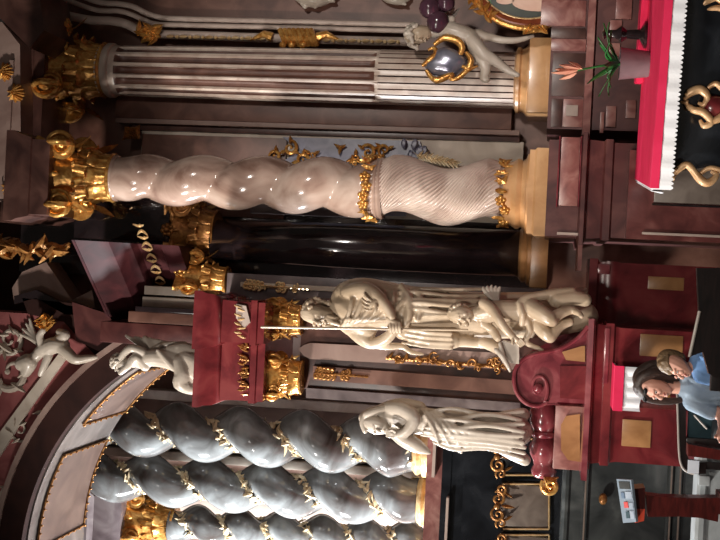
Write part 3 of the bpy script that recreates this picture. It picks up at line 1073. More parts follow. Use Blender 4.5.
for i in range(44):
    a = rr.uniform(0, 2 * pi); e = rr.uniform(-.3, 1.4)
    x = 314 - 9.5 * sin(e); y = 312 + 10.5 * cos(e) * cos(a) - 1.5; d = -3 + 10.5 * cos(e) * sin(a)
    if d < -9 and x > 312:
        continue
    hair.append([(x, y, d, 2.7), (x + rr.uniform(2, 5), y + rr.uniform(-3, 2), d + rr.uniform(-1, 1), 1.8)])
for i in range(8):
    hair.append([(312 + 2.5 * i, 303.5 + rr.uniform(-1, 1), -3 + rr.uniform(-4, 4), 3), (317 + 2.5 * i, 303 + rr.uniform(-2, 2), -1 + rr.uniform(-4, 4), 2)])
part('hair', sculpt(hair, YS, .6, 1), 'warm_stucco', t, 180)
bd = [[(329, 318, -13, 3.2), (335, 321, -14, 3.2), (341, 324, -12, 1.8)], [(327, 314, -12, 2.4), (334, 317, -14, 2.8), (340, 318, -12, 1.6)], [(326, 325, -11, 2.2), (332, 326, -12, 2.4), (338, 328, -10, 1.4)], [(327, 319, -16, 1.2), (328.5, 316, -15, 1.2)], [(327, 324, -15, 1.2), (329, 327, -12, 1.2)]]
part('beard', sculpt(bd, YS, .6, 1), 'warm_stucco', t, 180)
# hand on the breast, fingers spread, and the hand closed on the staff
def hand(chains, palm, fingers, thumb):
    chains.append(palm)
    for f in fingers:
        chains.append(f)
    chains.append(thumb)
    return chains
h1 = hand([], [(381, 300, -26, 3.4), (377, 303, -27, 3.8), (374, 306, -27, 3.2)],
          [[(375, 300 + 0, -28, 1.7), (371, 297, -29.5, 1.5), (369, 293.5, -28, 1.3)], [(374, 303, -28.5, 1.7), (369.5, 301, -30, 1.5), (366.5, 298, -28.5, 1.2)], [(374, 306, -28.5, 1.6), (370, 305.5, -30, 1.4), (367, 303.5, -28.5, 1.2)], [(375, 309, -28, 1.5), (371.5, 309.5, -29, 1.2), (369, 308.5, -28, 1.0)]],
          [(380, 304, -29, 1.8), (380, 309, -30, 1.6), (378, 312.5, -29, 1.3)])
part('hand', sculpt(h1, YS, .5, 1), 'warm_stucco', t, 180)
h2 = hand([], [(392, 318, -25, 3.4), (397, 321.5, -25, 3.8), (401, 323, -25, 3.4)],
          [[(394 + 3 * i, 322, -26.5, 1.7), (394.5 + 3 * i, 327, -29, 1.6), (395 + 3 * i, 331.5, -27, 1.4), (395 + 3 * i, 330.5, -24, 1.2)] for i in range(4)],
          [(393, 322, -23, 1.9), (392, 327, -22.5, 1.6), (393, 331, -23, 1.2)])
part('hand', sculpt(h2, YS, .5, 1), 'warm_stucco', t, 180)
b = NB(); tube(b, [at(267, 326, YS) + Vector((0, -26 * k, 0)), at(470, 329, YS) + Vector((0, -26 * k, 0))], 1.3 * k, 10)
solo('staff', b, 'warm_stucco', 'long thin pale staff upright in the hand of the bearded saint', 'staff')

# ------------------------------------------------------------------ winged child at the saint's feet
YC = 11.62; k = K(YC)
t = thing('statue', 'cream winged child leaning at the feet of the bearded saint', 'statue', at(586, 310, YC))
pb = [
    [(478, 314, 0, 8), (488, 312, 0, 10.5), (500, 311, 0, 11), (514, 311, 0, 11), (526, 312, 0, 11.5), (536, 313, 0, 11)],
    [(472, 313, -2, 6), (480, 314, -1, 7)],
    # near arm reaching down to the block
    [(484, 303, -6, 5.5), (492, 308, -11, 5.2), (500, 320, -15, 4.8), (508, 331, -14, 4), (514, 337, -12, 3.4)],
    # far arm
    [(482, 322, 0, 5), (492, 330, 2, 4.6), (498, 338, -2, 4)],
    # thighs and shins
    [(530, 306, -5, 8.5), (540, 312, -13, 8.5), (549, 318, -16, 7.5), (552, 320, -16, 6.5)],
    [(551, 319, -15, 6.5), (560, 313, -10, 5.6), (570, 310, -7, 4.4), (575, 311, -8, 3.6)],
    [(574, 311, -8, 3.6), (579, 313, -12, 3.0), (581, 316, -16, 2.4)],
    [(534, 320, 0, 8), (545, 332, -7, 7.5), (550, 337, -8, 6)],
    [(550, 337, -8, 6), (560, 326, -4, 5), (570, 322, -2, 4.2)],
    # loincloth
    [(520, 303, -7, 4), (528, 298, -4, 5), (540, 296, 0, 5), (556, 294, 3, 6), (572, 292, 4, 5)],
    [(520, 304, -9, 3), (523, 314, -13, 3), (522, 324, -9, 3)],
    [(526, 318, -9, 3), (530, 330, -8, 3.4), (526, 342, -5, 3), (542, 350, -3, 2), (546, 360, -3, 1.2)],
    [(556, 300, 2, 8), (572, 298, 4, 8), (585, 300, 4, 7)],
]
part('figure', sculpt(pb, YC, .9, 2), 'warm_stucco', t, 180)
hd = [[(455, 314, -4, 8), (461, 314, -5, 9.5), (467, 315, -5, 8)], [(463, 319, -13.5, 1.4), (466, 320.5, -15, 1.6)], [(459.5, 314, -13.5, 1.2), (460, 317, -13.6, 1.2)], [(459.5, 322, -11, 1.2), (460.5, 325, -8, 1.1)], [(466, 314, -11, 3.5)], [(467, 324, -9, 3)], [(470, 319, -12.5, 1.2), (470, 321.5, -11.5, 1.0)], [(463, 304.5, -3, 1.8), (466, 305, -3, 1.2)]]
part('head', sculpt(hd, YC, .55, 2), 'warm_stucco', t, 180)
hr = []
for i in range(36):
    a = rr.uniform(0, 2 * pi); e = rr.uniform(-.1, 1.4)
    x = 458 - 8 * sin(e); y = 313 + 9 * cos(e) * cos(a); d = -4 + 9 * cos(e) * sin(a)
    if d < -10 and x > 456:
        continue
    hr.append([(x, y, d, 2.2), (x + rr.uniform(1, 3), y + rr.uniform(-2, 2), d, 1.6)])
part('hair', sculpt(hr, YC, .55, 1), 'warm_stucco', t, 180)
wg = [[(497, 306, 2, 3.4), (491 + 1.5 * i, 298, 3 + .3 * i, 3.0), (484 + 3.6 * i, 290 - (1 if i in (1, 2) else 0), 3.5 + .3 * i, 2.2), (483 + 4.2 * i, 285.5 + .8 * abs(i - 2), 4, 1.0)] for i in range(5)]
b = sculpt(wg, YC, .45, 1)
part('wing', b, 'stucco', t, 180)
hh = hand([], [(513, 336, -13, 2.6), (517, 339, -13, 2.8)], [[(516 + 1.6 * i, 341 - i, -13.5, 1.2), (519 + 1.6 * i, 344 - i, -14, 1.1), (521 + 1.5 * i, 346 - i, -13, .9)] for i in range(4)], [(513, 338, -15, 1.3), (513, 343, -16, 1.1)])
part('hand', sculpt(hh, YC, .45, 1), 'warm_stucco', t, 180)
# pale block and small cross-shaped piece it leans on
b = NB(); prism(b, [(499, 344), (503, 341), (519, 345), (519, 364), (508, 363)], YC - .12, .22)
solo('stone_block', b, 'stucco', 'small bright white block under the hand of the winged child', 'block')
me = sculpt([[(496, 350, 0, 2.4), (502, 356, -1, 3), (508, 366, -1, 2.4), (510, 371, 0, 1.5)], [(500, 344, 1, 2), (503, 355, 0, 2.6)]], YC - .15, .6)
solo('drapery_end', me, 'stucco', 'loose white drapery end hanging beside the small white block', 'drapery', smooth=180)

# ------------------------------------------------------------------ volute pedestal under the saint
YV = 11.55; k = K(YV)
t = thing('volute_pedestal', 'rose marble scrolled pedestal under the saint, big volute on its left', 'pedestal', at(590, 360, YV))
eye = (538, 388)
out = smoothpath([(588, 326), (580, 336), (568, 345), (553, 351), (536, 354), (524, 359), (516, 368), (514, 380), (517, 393), (526, 403), (538, 406), (547, 402)], 5)
b = NB(); prism(b, out + [(556, 402), (590, 404)], YV, .75)
bmesh.ops.triangulate(b, faces=[f for f in b.faces if len(f.verts) > 4]); part('body', b, 'rose_marble', t)
b = NB()
pts = list(out)
for i in range(1, 40):
    a = -2.05 + 0
    tt = i / 39
    ang = 1.05 - tt * 2 * pi * 1.0
    r = 17 * (1 - .75 * tt)
    pts.append((eye[0] + r * .62 * cos(ang) + 0, eye[1] + r * sin(ang)))
tube(b, [at(x, y, YV - .02) for x, y in pts], [2.1 * k] * (len(pts) - 39) + [2.1 * k * (1 - .4 * i / 39) for i in range(39)], 8)
part('scroll_rim', b, 'rose_marble', t)
b = NB(); blob(b, at(eye[0], eye[1], YV - .03), 5 * k, 4 * k, 5 * k); part('scroll_eye', b, 'rose_marble', t)
b = NB(); prism(b, [(562, 352), (582, 346), (585, 346), (585, 362), (566, 360)], YV - .02, .05); part('inlay', b, 'tan_marble', t)
b = NB(); prism(b, [(560, 366), (586, 366), (586, 400), (560, 398)], YV - .03, .06); part('side_panel', b, 'red_marble', t)

# ------------------------------------------------------------------ stepped base of the pier
YQ = 11.5
t = thing('pier_pedestal', 'big red marble pedestal with tan inlaid panels, under saint and veiled statue', 'pedestal', (at(640, 370, YQ).x, YQ + .4, 0))
b = NB()
pxmould(b, [(585, 7), (592, 7), (594, 2), (602, 1), (603, 3), (611, 3), (613, 0), (619, -1)], 326, 462, YQ, 1.3, 0.0)
part('body', b, 'red_marble', t)
b = NB(); pxmould(b, [(584.5, 9), (590, 9.5), (591, 8)], 328, 470, YQ, 1.3); part('ledge', b, 'rose_marble', t)
for x0, x1, y0, y1 in ((640, 683, 335, 357), (622, 651, 420, 447)):
    b = NB(); pxbox(b, x0, x1, y0, y1, YQ - .005, .05, .006); part('inlay_panel', b, 'tan_marble', t)
b = NB(); pxbox(b, 604, 609, 328, 384, YQ - .04, .06, .01); part('fillet', b, 'rose_marble', t)
# block to the right, set back
t = thing('side_pedestal', 'red marble pedestal block set back in shade, below the black column', 'pedestal', (at(640, 280, 12.6).x, 12.9, 0))
b = NB()
pxmould(b, [(588, 3), (596, 3), (598, 0), (604, 0), (606, 1), (616, 1), (618, 0)], 262, 330, 12.6, 1.0, 0.0); part('body', b, 'red_marble', t)
b = NB(); pxbox(b, 648, 684, 277, 290, 12.59, .05, .006); part('inlay_panel', b, 'tan_marble', t)
b = NB(); pxbox(b, 598, 610, 264, 274, 12.55, .06, .006); part('inlay_panel', b, 'rose_marble', t)

# ------------------------------------------------------------------ veiled statue on its scrolled console
YT = 12.0; k = K(YT)
t = thing('statue', 'cream statue of a veiled robed figure with folded arms, on a red bolster', 'statue', at(532, 440, YT))
vb = [
    [(386, 416, 2, 13), (400, 418, 2, 15), (420, 421, 2, 14), (445, 424, 2, 14.5), (470, 427, 3, 15.5), (496, 430, 4, 16.5), (514, 432, 5, 17.5), (524, 433, 5, 7)],
    [(378, 414, 0, 8), (388, 412, 2, 11), (402, 409, 3, 11), (418, 410, 4, 9)],
    # arms folded up towards the chin
    [(390, 408, -3, 8), (404, 408, -12, 8), (416, 416, -18, 7), (410, 428, -19, 5.5), (402, 432, -18, 4.5)],
    [(392, 428, -2, 7.5), (404, 438, -5, 8), (416, 444, -8, 7.5), (424, 448, -8, 5), (430, 452, -6, 2)],
    [(416, 443, -8, 6), (404, 436, -16, 5), (394, 430, -18, 4)],
    # hem corners
    [(494, 444, 2, 6), (512, 453, 0, 7), (525, 460, 0, 6)],
    [(504, 420, 3, 9), (523, 415, 4, 7)],
]
for i in range(9):
    y0 = 410 + 3.9 * i; y1 = 412 + 5.6 * i
    bulge = sin((i + .5) / 9 * pi)
    w_ = rr.uniform(-3.5, 3.5)
    vb.append([(428 + rr.uniform(-6, 6), y0, -4 - 10 * bulge, 1.6), (455, y0 * .65 + y1 * .35 + w_, -6 - 11 * bulge, 2.2), (488, (y0 + y1) / 2 - w_, -6 - 12 * bulge, 2.4), (524 + rr.uniform(-3, 2), y1 + w_ * .5, -5 - 13 * bulge, 2.2)])
for i in range(5):
    vb.append([(422 + 5 * i, 409 + i, -8, 1.6), (434 + 7 * i, 424 + i, -17, 2.0), (440 + 10 * i, 442, -13, 1.6)])
vb.append([(446, 440, -8, 3), (456, 447, -5, 3), (462, 452, -4, 1.5)])
part('figure', sculpt(vb, YT, 1.05, 2), 'stucco', t, 180)
hd = [[(371, 422, -5, 7.5), (378, 423, -7, 8.5), (384, 425, -8, 7)], [(379, 428, -15, 1.5), (382, 429.5, -16.5, 1.6)], [(375.5, 424, -14.6, 1.2), (375.8, 428, -14.2, 1.2)], [(375.8, 431, -12, 1.1), (376.5, 433, -9.5, 1)], [(386, 428.5, -14, 1.2), (386, 431, -13, 1)], [(389, 428, -12, 2.4)], [(384, 420, -6, 6), (392, 418, -3, 7)]]
part('head', sculpt(hd, YT, .55, 2), 'stucco', t, 180)
vl = [[(366, 416, -4, 4), (363.5, 422, -5, 3.6), (366, 430, -6, 3)], [(368, 414, -6, 4.5), (376, 411, -6, 5), (386, 408, -5, 5), (398, 404, -3, 4)], [(364, 418, 1, 6), (372, 416, 4, 9), (384, 414, 4, 9)], [(366, 424, 2, 6), (376, 428, 3, 7), (388, 428, 3, 6)]]
part('veil', sculpt(vl, YT, .8, 2), 'stucco', t, 180)
hh = hand([], [(400, 432, -19, 2.8), (395, 431, -20, 3)], [[(396, 428 + 2 * i, -21, 1.3), (392, 428 + 2 * i, -21, 1.2), (389, 429 + 1.6 * i, -19, 1)] for i in range(4)], [(398, 429, -22, 1.4), (395, 427, -22.5, 1.1)])
part('hand', sculpt(hh, YT, .45, 1), 'stucco', t, 180)

t = thing('console', 'red marble console with a turned bolster, under the veiled statue', 'console', at(584, 440, 12.05))
b = NB()
c0, c1 = at(543.5, 480, 12.0), at(543.5, 404, 12.0)
prof = [(0, 9), (.04, 12), (.1, 12.5), (.16, 10), (.22, 10.5), (.3, 13.5), (.42, 14), (.5, 11), (.53, 10), (.55, 12.5), (.6, 12.5), (.62, 10), (.66, 11.5), (.75, 14), (.86, 14), (.95, 12), (1, 10)]
rings = []
for s, r in prof:
    c = c0.lerp(c1, s) + Vector((0, .16, 0))
    rings.append([(c.x, c.y + r * k * cos(a * pi / 16), c.z + r * k * sin(a * pi / 16)) for a in range(32)])
loft(b, rings); part('bolster', b, 'rose_marble', t, 60)
b = NB(); pxbox(b, 554, 586, 406, 470, 12.0, .8, .01); part('block', b, 'mottled_marble', t)
b = NB(); prism(b, [(561, 425), (566, 416), (580, 414), (580, 462), (568, 460), (561, 450)], 11.96, .06); part('inlay_panel', b, 'tan_marble', t)
b = NB()
for i in range(16):
    a = rr.uniform(0, 6.28)
    leaf(b, at(550 + 4 * cos(a), 485 + 6 * sin(a), 12.05), (cos(a), 0, sin(a)), .12, .05, .03)
cscroll(b, at(550, 486, 12.02), .09, 1, 1, .02)
part('gilt_leaves', b, 'gold', t)
# ================================================================== GREY TWISTED COLUMNS
def grey_column(label, Y, xt, xb, yt, yb, r, amp, per, xphi, capx=None, rnd=None, base=None, gold='white_gold'):
    k = K(Y)
    ym = (yt + yb) / 2
    p = at((xt + xb) / 2, ym, Y)
    zb, zt = at(xb, yb, Y).z, at(xt, yt, Y).z
    X = p.x
    zbase = at(base, yb, Y).z if base else zb
    t = thing('twisted_column', label, 'column', (X, Y, zbase), 'grey twisted columns seen through the arch')
    xof = lambda q: xb + (xt - xb) * q
    ph = lambda q: 2 * pi * (xphi - xof(q)) / per
    af = lambda q: amp * k * min(1, q / .07)
    rf = lambda q: r * k * (1.04 - .1 * q)
    b = NB(); twisted(b, X, Y, zb, zt, rf, af, ph, 260, 72, lobed=True); part('shaft', b, 'grey_marble', t, 180)
    # garland of gilt leaves in the groove of the twist
    b = NB()
    n = int(abs(xt - xb) / 1.4)
    for i in range(n):
        q = (i + .5) / n
        f = ph(q)
        g = f + pi + rnd.uniform(-.5, .5)      # groove side
        a = af(q)
        c = Vector((X, Y, zb + (zt - zb) * q))
        o = Vector((cos(g), sin(g), 0))
        if o.y > .55:
            continue
        s = Vector((-sin(g), cos(g), 0))
        c = c + o * (rf(q) + a * (2.5 * sqrt(cos((g - f) / 2) ** 2 + .012) - 1.5)) + s * rnd.uniform(-.05, .05)
        d = s * rnd.uniform(-1, 1) + Vector((0, 0, rnd.uniform(-1, 1)))
        leaf(b, c, d, rnd.uniform(.1, .2), rnd.uniform(.04, .08), .02, o)
        if i % 5 == 0:
            blob(b, c + o * .02, .03, sub=1)
    part('gilt_garland', b, gold, t, 60)
    if base:
        b = NB()
        z = lambda x: at(x, yb, Y).z
        lathe(b, [((r + 6) * k, z(base)), ((r + 6) * k, z(xb + 10)), ((r + 2) * k, z(xb + 8)), ((r + 4.5) * k, z(xb + 5)), ((r + 4) * k, z(xb + 3)), ((r + .5) * k, z(xb)), ((r - 1) * k, z(xb - 2))], X, Y)
        part('base', b, 'pale_gold', t)
    if capx:
        capital(t, X, Y, at(capx[0], yt, Y).z, at(capx[1], yt, Y).z, r * k * .95, 'gold', .3, 1.5)
    return t
g = random.Random(31)
grey_column('grey marble twisted column nearest the pier, partly behind the veiled statue', 16.7, 100, 414, 421, 452, 22.5, 8.5, 62.5, 243, None, g, 432)
grey_column('grey marble twisted column second from the pier, its gilt base in full view', 17.3, 60, 418, 470, 502, 21, 7.2, 59.5, 211, None, g, 440)
grey_column('grey marble twisted column farthest from the pier, cut by the left edge, with a gilded capital', 18.0, 172, 445, 523, 546, 17, 5, 42, 199, (176, 120), g, 455)
# grey entablature over the last column
b = NB(); pxmould(b, [(84, 10), (90, 10), (94, 4), (112, 4), (120, 0)], 500, 560, 17.5, .9)
solo('entablature', b, 'violet_marble', 'grey stepped entablature block on the capital of the farthest grey column', 'entablature')

# ================================================================== BLACK SIDE ALTAR (left of the pier)
t = thing('side_altar', 'black and slate marble altar base with gilt-edged panels under the grey columns', 'altar', (at(600, 500, 14.6).x, 15.2, 0))
b = NB()
pxmould(b, [(440, 2), (449, 2), (450, 0), (470, 0)], 428, 600, 15.2, 3.4); part('cornice', b, 'black_marble', t)
b = NB(); pxmould(b, [(424, 0), (441, 0)], 430, 600, 15.25, 3.2); part('top_course', b, 'mottled_marble', t)
b = NB(); pxmould(b, [(433, 3), (436, 3)], 428, 474, 15.1, 3.0); pxmould(b, [(445, 3), (447.5, 3)], 500, 560, 15.1, 3.0); part('pale_fillet_or_highlight', b, 'pale_mauve', t)
b = NB(); pxmould(b, [(462, -2), (560, -2)], 420, 600, 15.0, 3.0, 0.0); part('body', b, 'black_marble', t)
for x0, x1, y0, y1 in ((500, 549, 485, 528), (500, 545, 440, 474), (500, 549, 536, 575)):
    b = NB(); pxbox(b, x0, x1, y0, y1, 14.97, .12, .02); part('panel', b, 'grey_panel' if y0 > 480 else 'black_marble', t)
    b = NB()
    q = [at(x, y, 14.96) for x, y in ((x0 + 3, y0 - 1), (x1, y0 - 1), (x1, y1 + 1), (x0 + 3, y1 + 1))]
    for i in (0, 1, 2):
        tube(b, [q[i], q[i + 1]], .013, 6)
    part('edge_strip', b, 'pale_gold', t)
    b = NB()
    ym = (y0 + y1) / 2
    for s in (-1, 1):
        cscroll(b, at(x0 - 2, ym + s * 8, 14.9), .09, 0.5, s, .016)
        cscroll(b, at(x0 + 1, ym + s * 17, 14.9), .07, 2.5, -s, .014)
        leaf(b, at(x0 + 8, ym + s * 12, 14.9), at(x0 + 15, ym + s * 4, 14.9) - at(x0, ym + s * 14, 14.9), .13, .035, .02)
    leaf(b, at(x0 + 7, ym, 14.88), (0, 0, -1), .17, .05, .03)
    blob(b, at(x0 - 3, ym, 14.88), .04)
    part('gilt_rocaille', b, 'dull_gold', t)
b = NB()
pxmould(b, [(560, 0), (563, 3), (566, 3), (568, 0), (580, 0), (582, 4), (585, 4), (587, 0), (664, 0), (666, 5), (669, 5), (671, 2), (674, 7), (678, 7), (680, 3)], 462, 620, 14.2, 3.0, 0.0)
part('plinth', b, 'slate_marble', t)
for x0, o in ((582, 4.7), (667, 5.7), (675.5, 7.7)):
    b = NB(); pxmould(b, [(x0, o), (x0 + 1.6, o)], 462, 620, 14.2, 2.0); part('pale_fillet_or_highlight', b, 'grey_panel', t)  # pale strips paint the highlights along the slate ledges
b = NB(); blob(b, at(603, 499, 14.12), .07, .05, .05); part('gilt_boss', b, 'dull_gold', t)

# ================================================================== PLINTHS OF THE RIGHT ALTAR
t = thing('column_pedestal', 'brown-red marble pedestal under the pink twisted column, with a pale framed panel', 'pedestal', (at(640, 190, 12.35).x, 12.9, 0))
b = NB()
pxmould(b, [(547, 0), (555, 0), (579, 0), (581, 8), (585, 8), (588, 1), (602, 0), (604, 2), (611, 2), (613, -1), (640, -1)], 141, 238, 12.35, 2.0, 0.0)
part('body', b, 'deep_red_marble', t)
b = NB(); pxbox(b, 560, 579, 137, 206, 12.33, .06, .006); part('panel', b, 'mottled_marble', t)
b = NB(); pxbox(b, 557.5, 559, 136, 207, 12.31, .06); pxbox(b, 579.2, 580.5, 136, 207, 12.31, .06); part('panel_edge', b, 'rose_marble', t)
b = NB(); pxmould(b, [(580.5, 8.6), (584.5, 8.6)], 141, 262, 12.37, 1.0); part('ledge', b, 'mottled_marble', t)
b = NB(); pxbox(b, 557, 578, 232.5, 235, 12.31, .05); part('pale_fillet_or_highlight', b, 'pale_mauve', t)
t = thing('column_pedestal', 'mottled pink marble pedestal under the fluted column, behind the potted plant', 'pedestal', (at(640, 60, 13.4).x, 13.8, 0))
b = NB()
pxmould(b, [(551, 0), (586, 0), (587, 4), (594, 4), (596, 0), (640, 0)], -40, 130, 13.4, 1.3, 0.0); part('body', b, 'deep_red_marble', t)
b = NB(); pxmould(b, [(586.5, 4.6), (594, 4.6)], -40, 131, 13.4, 1.0); part('ledge', b, 'mottled_marble', t)
for x0, x1, y0, y1, mt in ((552, 586, 53, 96, 'plum_marble'), (563, 585, 99, 127, 'mottled_marble'), (551, 562, 99, 127, 'plum_marble'), (541, 586, 0, 26, 'mottled_marble'), (551, 586, 28, 38, 'plum_marble'), (551, 586, 39, 51, 'mottled_marble')):
    b = NB(); pxbox(b, x0, x1, y0, y1, 13.385, .06, .006); part('panel', b, mt, t)
b = NB(); pxbox(b, 566, 578, 105, 116, 13.37, .06, .006); part('panel', b, 'pale_mauve', t)
for x0, x1, y0, y1 in ((616, 632, -4, 19), (609, 620, 43, 56), (606, 616, 106, 127), (600, 604, 112, 133), (626, 636, 100, 118), (610, 622, 20, 34)):
    b = NB(); pxbox(b, x0, x1, y0, y1, 13.37, .06, .006); part('panel', b, 'mottled_marble', t)
# flank left of the altar table
t = thing('altar_flank', 'brown-red marble flank beside the altar table, with a grey panel and pale fillet', 'altar', (at(690, 205, 12.2).x, 12.6, 0))
b = NB(); pxmould(b, [(628, 0), (640, 0)], 150, 239, 12.2, .14, 0.0); part('body', b, 'umber_red_marble', t)
b = NB(); pxbox(b, 655, 790, 150, 205, 12.17, .06, .006); part('panel', b, 'grey_panel', t)
b = NB(); pxbox(b, 652, 790, 206, 208, 12.15, .06); part('groove', b, 'dark_marble', t)
b = NB(); pxbox(b, 642, 790, 235, 237.5, 12.15, .06, .004); part('pale_fillet_or_highlight', b, 'pale_mauve', t)

# ================================================================== ALTAR TABLE
YN = 10.2
nl = at(652, 188, YN)
TZ = nl.z
th = radians(-17)
ux = Vector((cos(th), sin(th), 0))
fl = None
for q in range(200):                     # far left corner of the top: where the line of sight meets the table height
    fl = at(636, 179, YN + q * .02)
    if fl.z <= TZ:
        break
uy = (fl - nl); uy.z = 0
TW, TD = 2.2, uy.length
uy.normalize()
def tp(a, c, z):
    return nl + ux * a + uy * c + Vector((0, 0, z - TZ))
def tbox(bm, a0, a1, c0, c1, z0, z1, bev=0.0):
    bb = NB()
    loft(bb, [[tp(a0, c0, z), tp(a1, c0, z), tp(a1, c1, z), tp(a0, c1, z)] for z in (z0, z1)])
    if bev:
        bmesh.ops.bevel(bb, geom=list(bb.edges), offset=bev, segments=2, affect='EDGES')
    merge(bm, bb)
t = thing('altar_table', 'black marble altar table with gilt carving on its front, under the red and white cloths', 'altar', tp(TW / 2, TD / 2, 0))
b = NB(); tbox(b, .02, TW, .02, TD, TZ - .10, TZ - .012, .01); part('mensa', b, 'black_marble', t)
b = NB()
rings = []
for z, o in ((TZ - .10, .08), (TZ - .22, .14), (TZ - .5, .2), (TZ - .8, .16), (TZ - 1.0, .08), (0, .04)):
    rings.append([tp(o, o, z), tp(TW - .05, o, z), tp(TW - .05, TD - .05, z), tp(o, TD - .05, z)])
loft(b, rings); part('frontal', b, 'black_marble', t)
def ornament(x, y, pts, rad, Y, mt='peach_gilt'):
    b = NB()
    for pp in pts:
        sp = smoothpath([(x + a, y + c, d, r) for a, c, d, r in pp], 5)
        tube(b, [at(q[0], q[1], Y) + Vector((0, q[2] * K(Y), 0)) for q in sp], [q[3] * K(Y) for q in sp], 8)
    part('gilt_carving', b, mt, t, 60)
YO = 10.12
ornament(0, 0, [[(684, 100, 0, 2), (690, 93, -2, 4), (700, 90, -3, 4.5), (707, 97, -2, 3.5), (704, 105, -1, 3), (698, 103, 0, 1.5)], [(686, 104, 0, 2), (693, 110, -2, 3.5), (703, 113, -3, 4), (711, 122, -2, 3.5), (704, 126, -1, 3), (700, 120, 0, 1.5)], [(708, 88, 0, 2), (716, 84, -2, 3), (724, 92, -2, 3)], [(711, 122, -2, 3), (720, 118, -2, 4), (728, 110, -2, 4)], [(679, 102, 0, 1), (688, 103, -2, 2.5)]], 1, YO)
b = NB(); blob(b, at(715, 106, YO), .09, .05, .1); part('boss', b, 'red_marble', t)
b = NB()
ornament(0, 0, [[(672, 178, 0, 2), (678, 170, -2, 3), (686, 165, -3, 3.5), (692, 170, -3, 3.5), (700, 180, -3, 4), (708, 183, -3, 4), (716, 176, -2, 3), (711, 171, -1, 2)], [(668, 176, 0, 3.5), (675, 178, -1, 3)], [(700, 174, 0, 2), (710, 168, -2, 2.5), (724, 172, -1, 3)]], 1, 10.25)
ornament(0, 0, [[(700, 8, 0, 2), (706, 2, -2, 4), (716, -2, -2, 4), (724, 4, -2, 3)], [(704, 10, 0, 1.5), (718, 8, -1, 3), (726, 12, 0, 2)]], 1, 9.95)
b.free()
# white cloth with lace drop
b = NB()
HL = .145
tbox(b, -.015, TW, -.015, TD, TZ - .011, TZ + .004)
part_w = thing('altar_cloth', 'white altar cloth with a scalloped lace drop along the altar front', 'cloth', tp(TW / 2, TD / 2, TZ))
part('cloth', b, 'white_linen', part_w)
b = NB()
def lace(bm, f, L, n, h):
    """hanging strip along f(s) with pointed scallops and soft waves"""
    th_ = .006
    top, bot = [], []
    N = n * 4
    for i in range(N + 1):
        s = i / N * L
        wv = .008 * sin(i * .37) + .006 * sin(i * .11)
        sc_ = (0, .016, .022, .016)[i % 4]
        p, nn = f(s)
        top.append((p + nn * .012, nn)); bot.append((p + nn * (.02 + wv) - Vector((0, 0, h + sc_)), nn))
    rings = [[a, c, c + n2 * th_, a + n1 * th_] for (a, n1), (c, n2) in zip(top, bot)]
    loft(bm, rings)
lace(b, lambda s: (tp(-.01 + s, -.012, TZ), -uy), TW, 60, HL)
lace(b, lambda s: (tp(-.012, TD - s, TZ), -ux), TD, 46, HL * .55)
part('lace_drop', b, 'white_linen', part_w, 30)
b = NB(); tbox(b, .0, TW - .05, -.034, TD - .02, TZ + .004, TZ + .014); tbox(b, .0, TW - .05, -.042, -.034, TZ - .052, TZ + .014)
solo('altar_cover', b, 'red_cloth', 'bright red cover cloth lying on the white altar cloth', 'cloth')
b = NB(); tbox(b, TW * .5 - .16, TW - .05, TD - .34, TD - .02, TZ + .014, TZ + .085, .008)
solo('altar_step', b, 'red_cloth', 'narrow red-covered ledge at the back of the altar table, right of the plant pot', 'ledge')

# potted plant
PY = 11.0
pz = TZ + .014
pc = at(640, 64, PY)
k = K(PY)
t = thing('potted_plant', 'green plant with peach flowers in a mauve-grey pot on the red altar cloth', 'plant', (pc.x, PY, pz))
b = NB()
zt = at(619.5, 64, PY).z
lathe(b, [(12.0 * k, pz), (12.6 * k, pz + .01), (15.6 * k, zt - .01), (16.2 * k, zt), (15.2 * k, zt), (14.6 * k, zt - .04), (0.2 * k, zt - .045)], pc.x, PY, 40); part('pot', b, 'pot_grey', t)
pr = random.Random(4)
top = Vector((pc.x, PY, zt - .04))
for i in range(22):
    a = i * 2.4 + pr.uniform(-.3, .3)
    L = pr.uniform(.2, .4); up = pr.uniform(.18, .38)
    b = NB(); rg = []
    for s in range(9):
        q = s / 8
        c = top + Vector((cos(a) * L * q, sin(a) * L * q, .04 + up * q - .30 * up * 2.2 * q * q * (1 if i % 3 else .3)))
        w = .028 * sin(pi * min(1, .12 + q * .88)) + .002
        sd = Vector((-sin(a), cos(a), 0))
        rg.append([c - sd * w, c + Vector((0, 0, -.012)), c + sd * w, c + Vector((0, 0, -.006))])
    loft(b, rg)
    part('leaf', b, 'leaf_green', t, 180)
b = NB(); tube(b, [top, at(600, 66, PY - .1), at(584, 69, PY - .15), at(575, 71, PY - .15)], [.012, .01, .008, .006], 8); part('stalk', b, 'leaf_green', t)
b = NB()
for (x, y, x2, y2) in ((580, 70, 552, 74), (582, 69, 560, 66), (578, 72, 562, 79), (584, 70, 570, 63), (576, 71, 556, 70)):
    a0, e = at(x, y, PY - .15), at(x2, y2, PY - .15 + pr.uniform(-.08, .08))
    leaf(b, a0.lerp(e, .5), e - a0, (e - a0).length * 1.0, .05, .02)
part('flower', b, 'flower_peach', t, 60)
# dark figure-like candlestick behind
b = NB(); cx = at(610, 33, 12.5)
bz = at(646, 33, 12.5).z
lathe(b, [(.13, TZ + .02), (.13, TZ + .04), (.05, TZ + .08), (.04, TZ + .2), (.08, TZ + .25), (.04, TZ + .3), (.035, at(606, 33, 11.5).z), (.06, at(604, 33, 11.5).z), (.02, at(602, 33, 11.5).z)], at(610, 34, 11.5).x, 11.5)
solo('candlestick', b, 'dark_marble', 'dark turned candlestick behind the potted plant on the altar', 'candlestick')

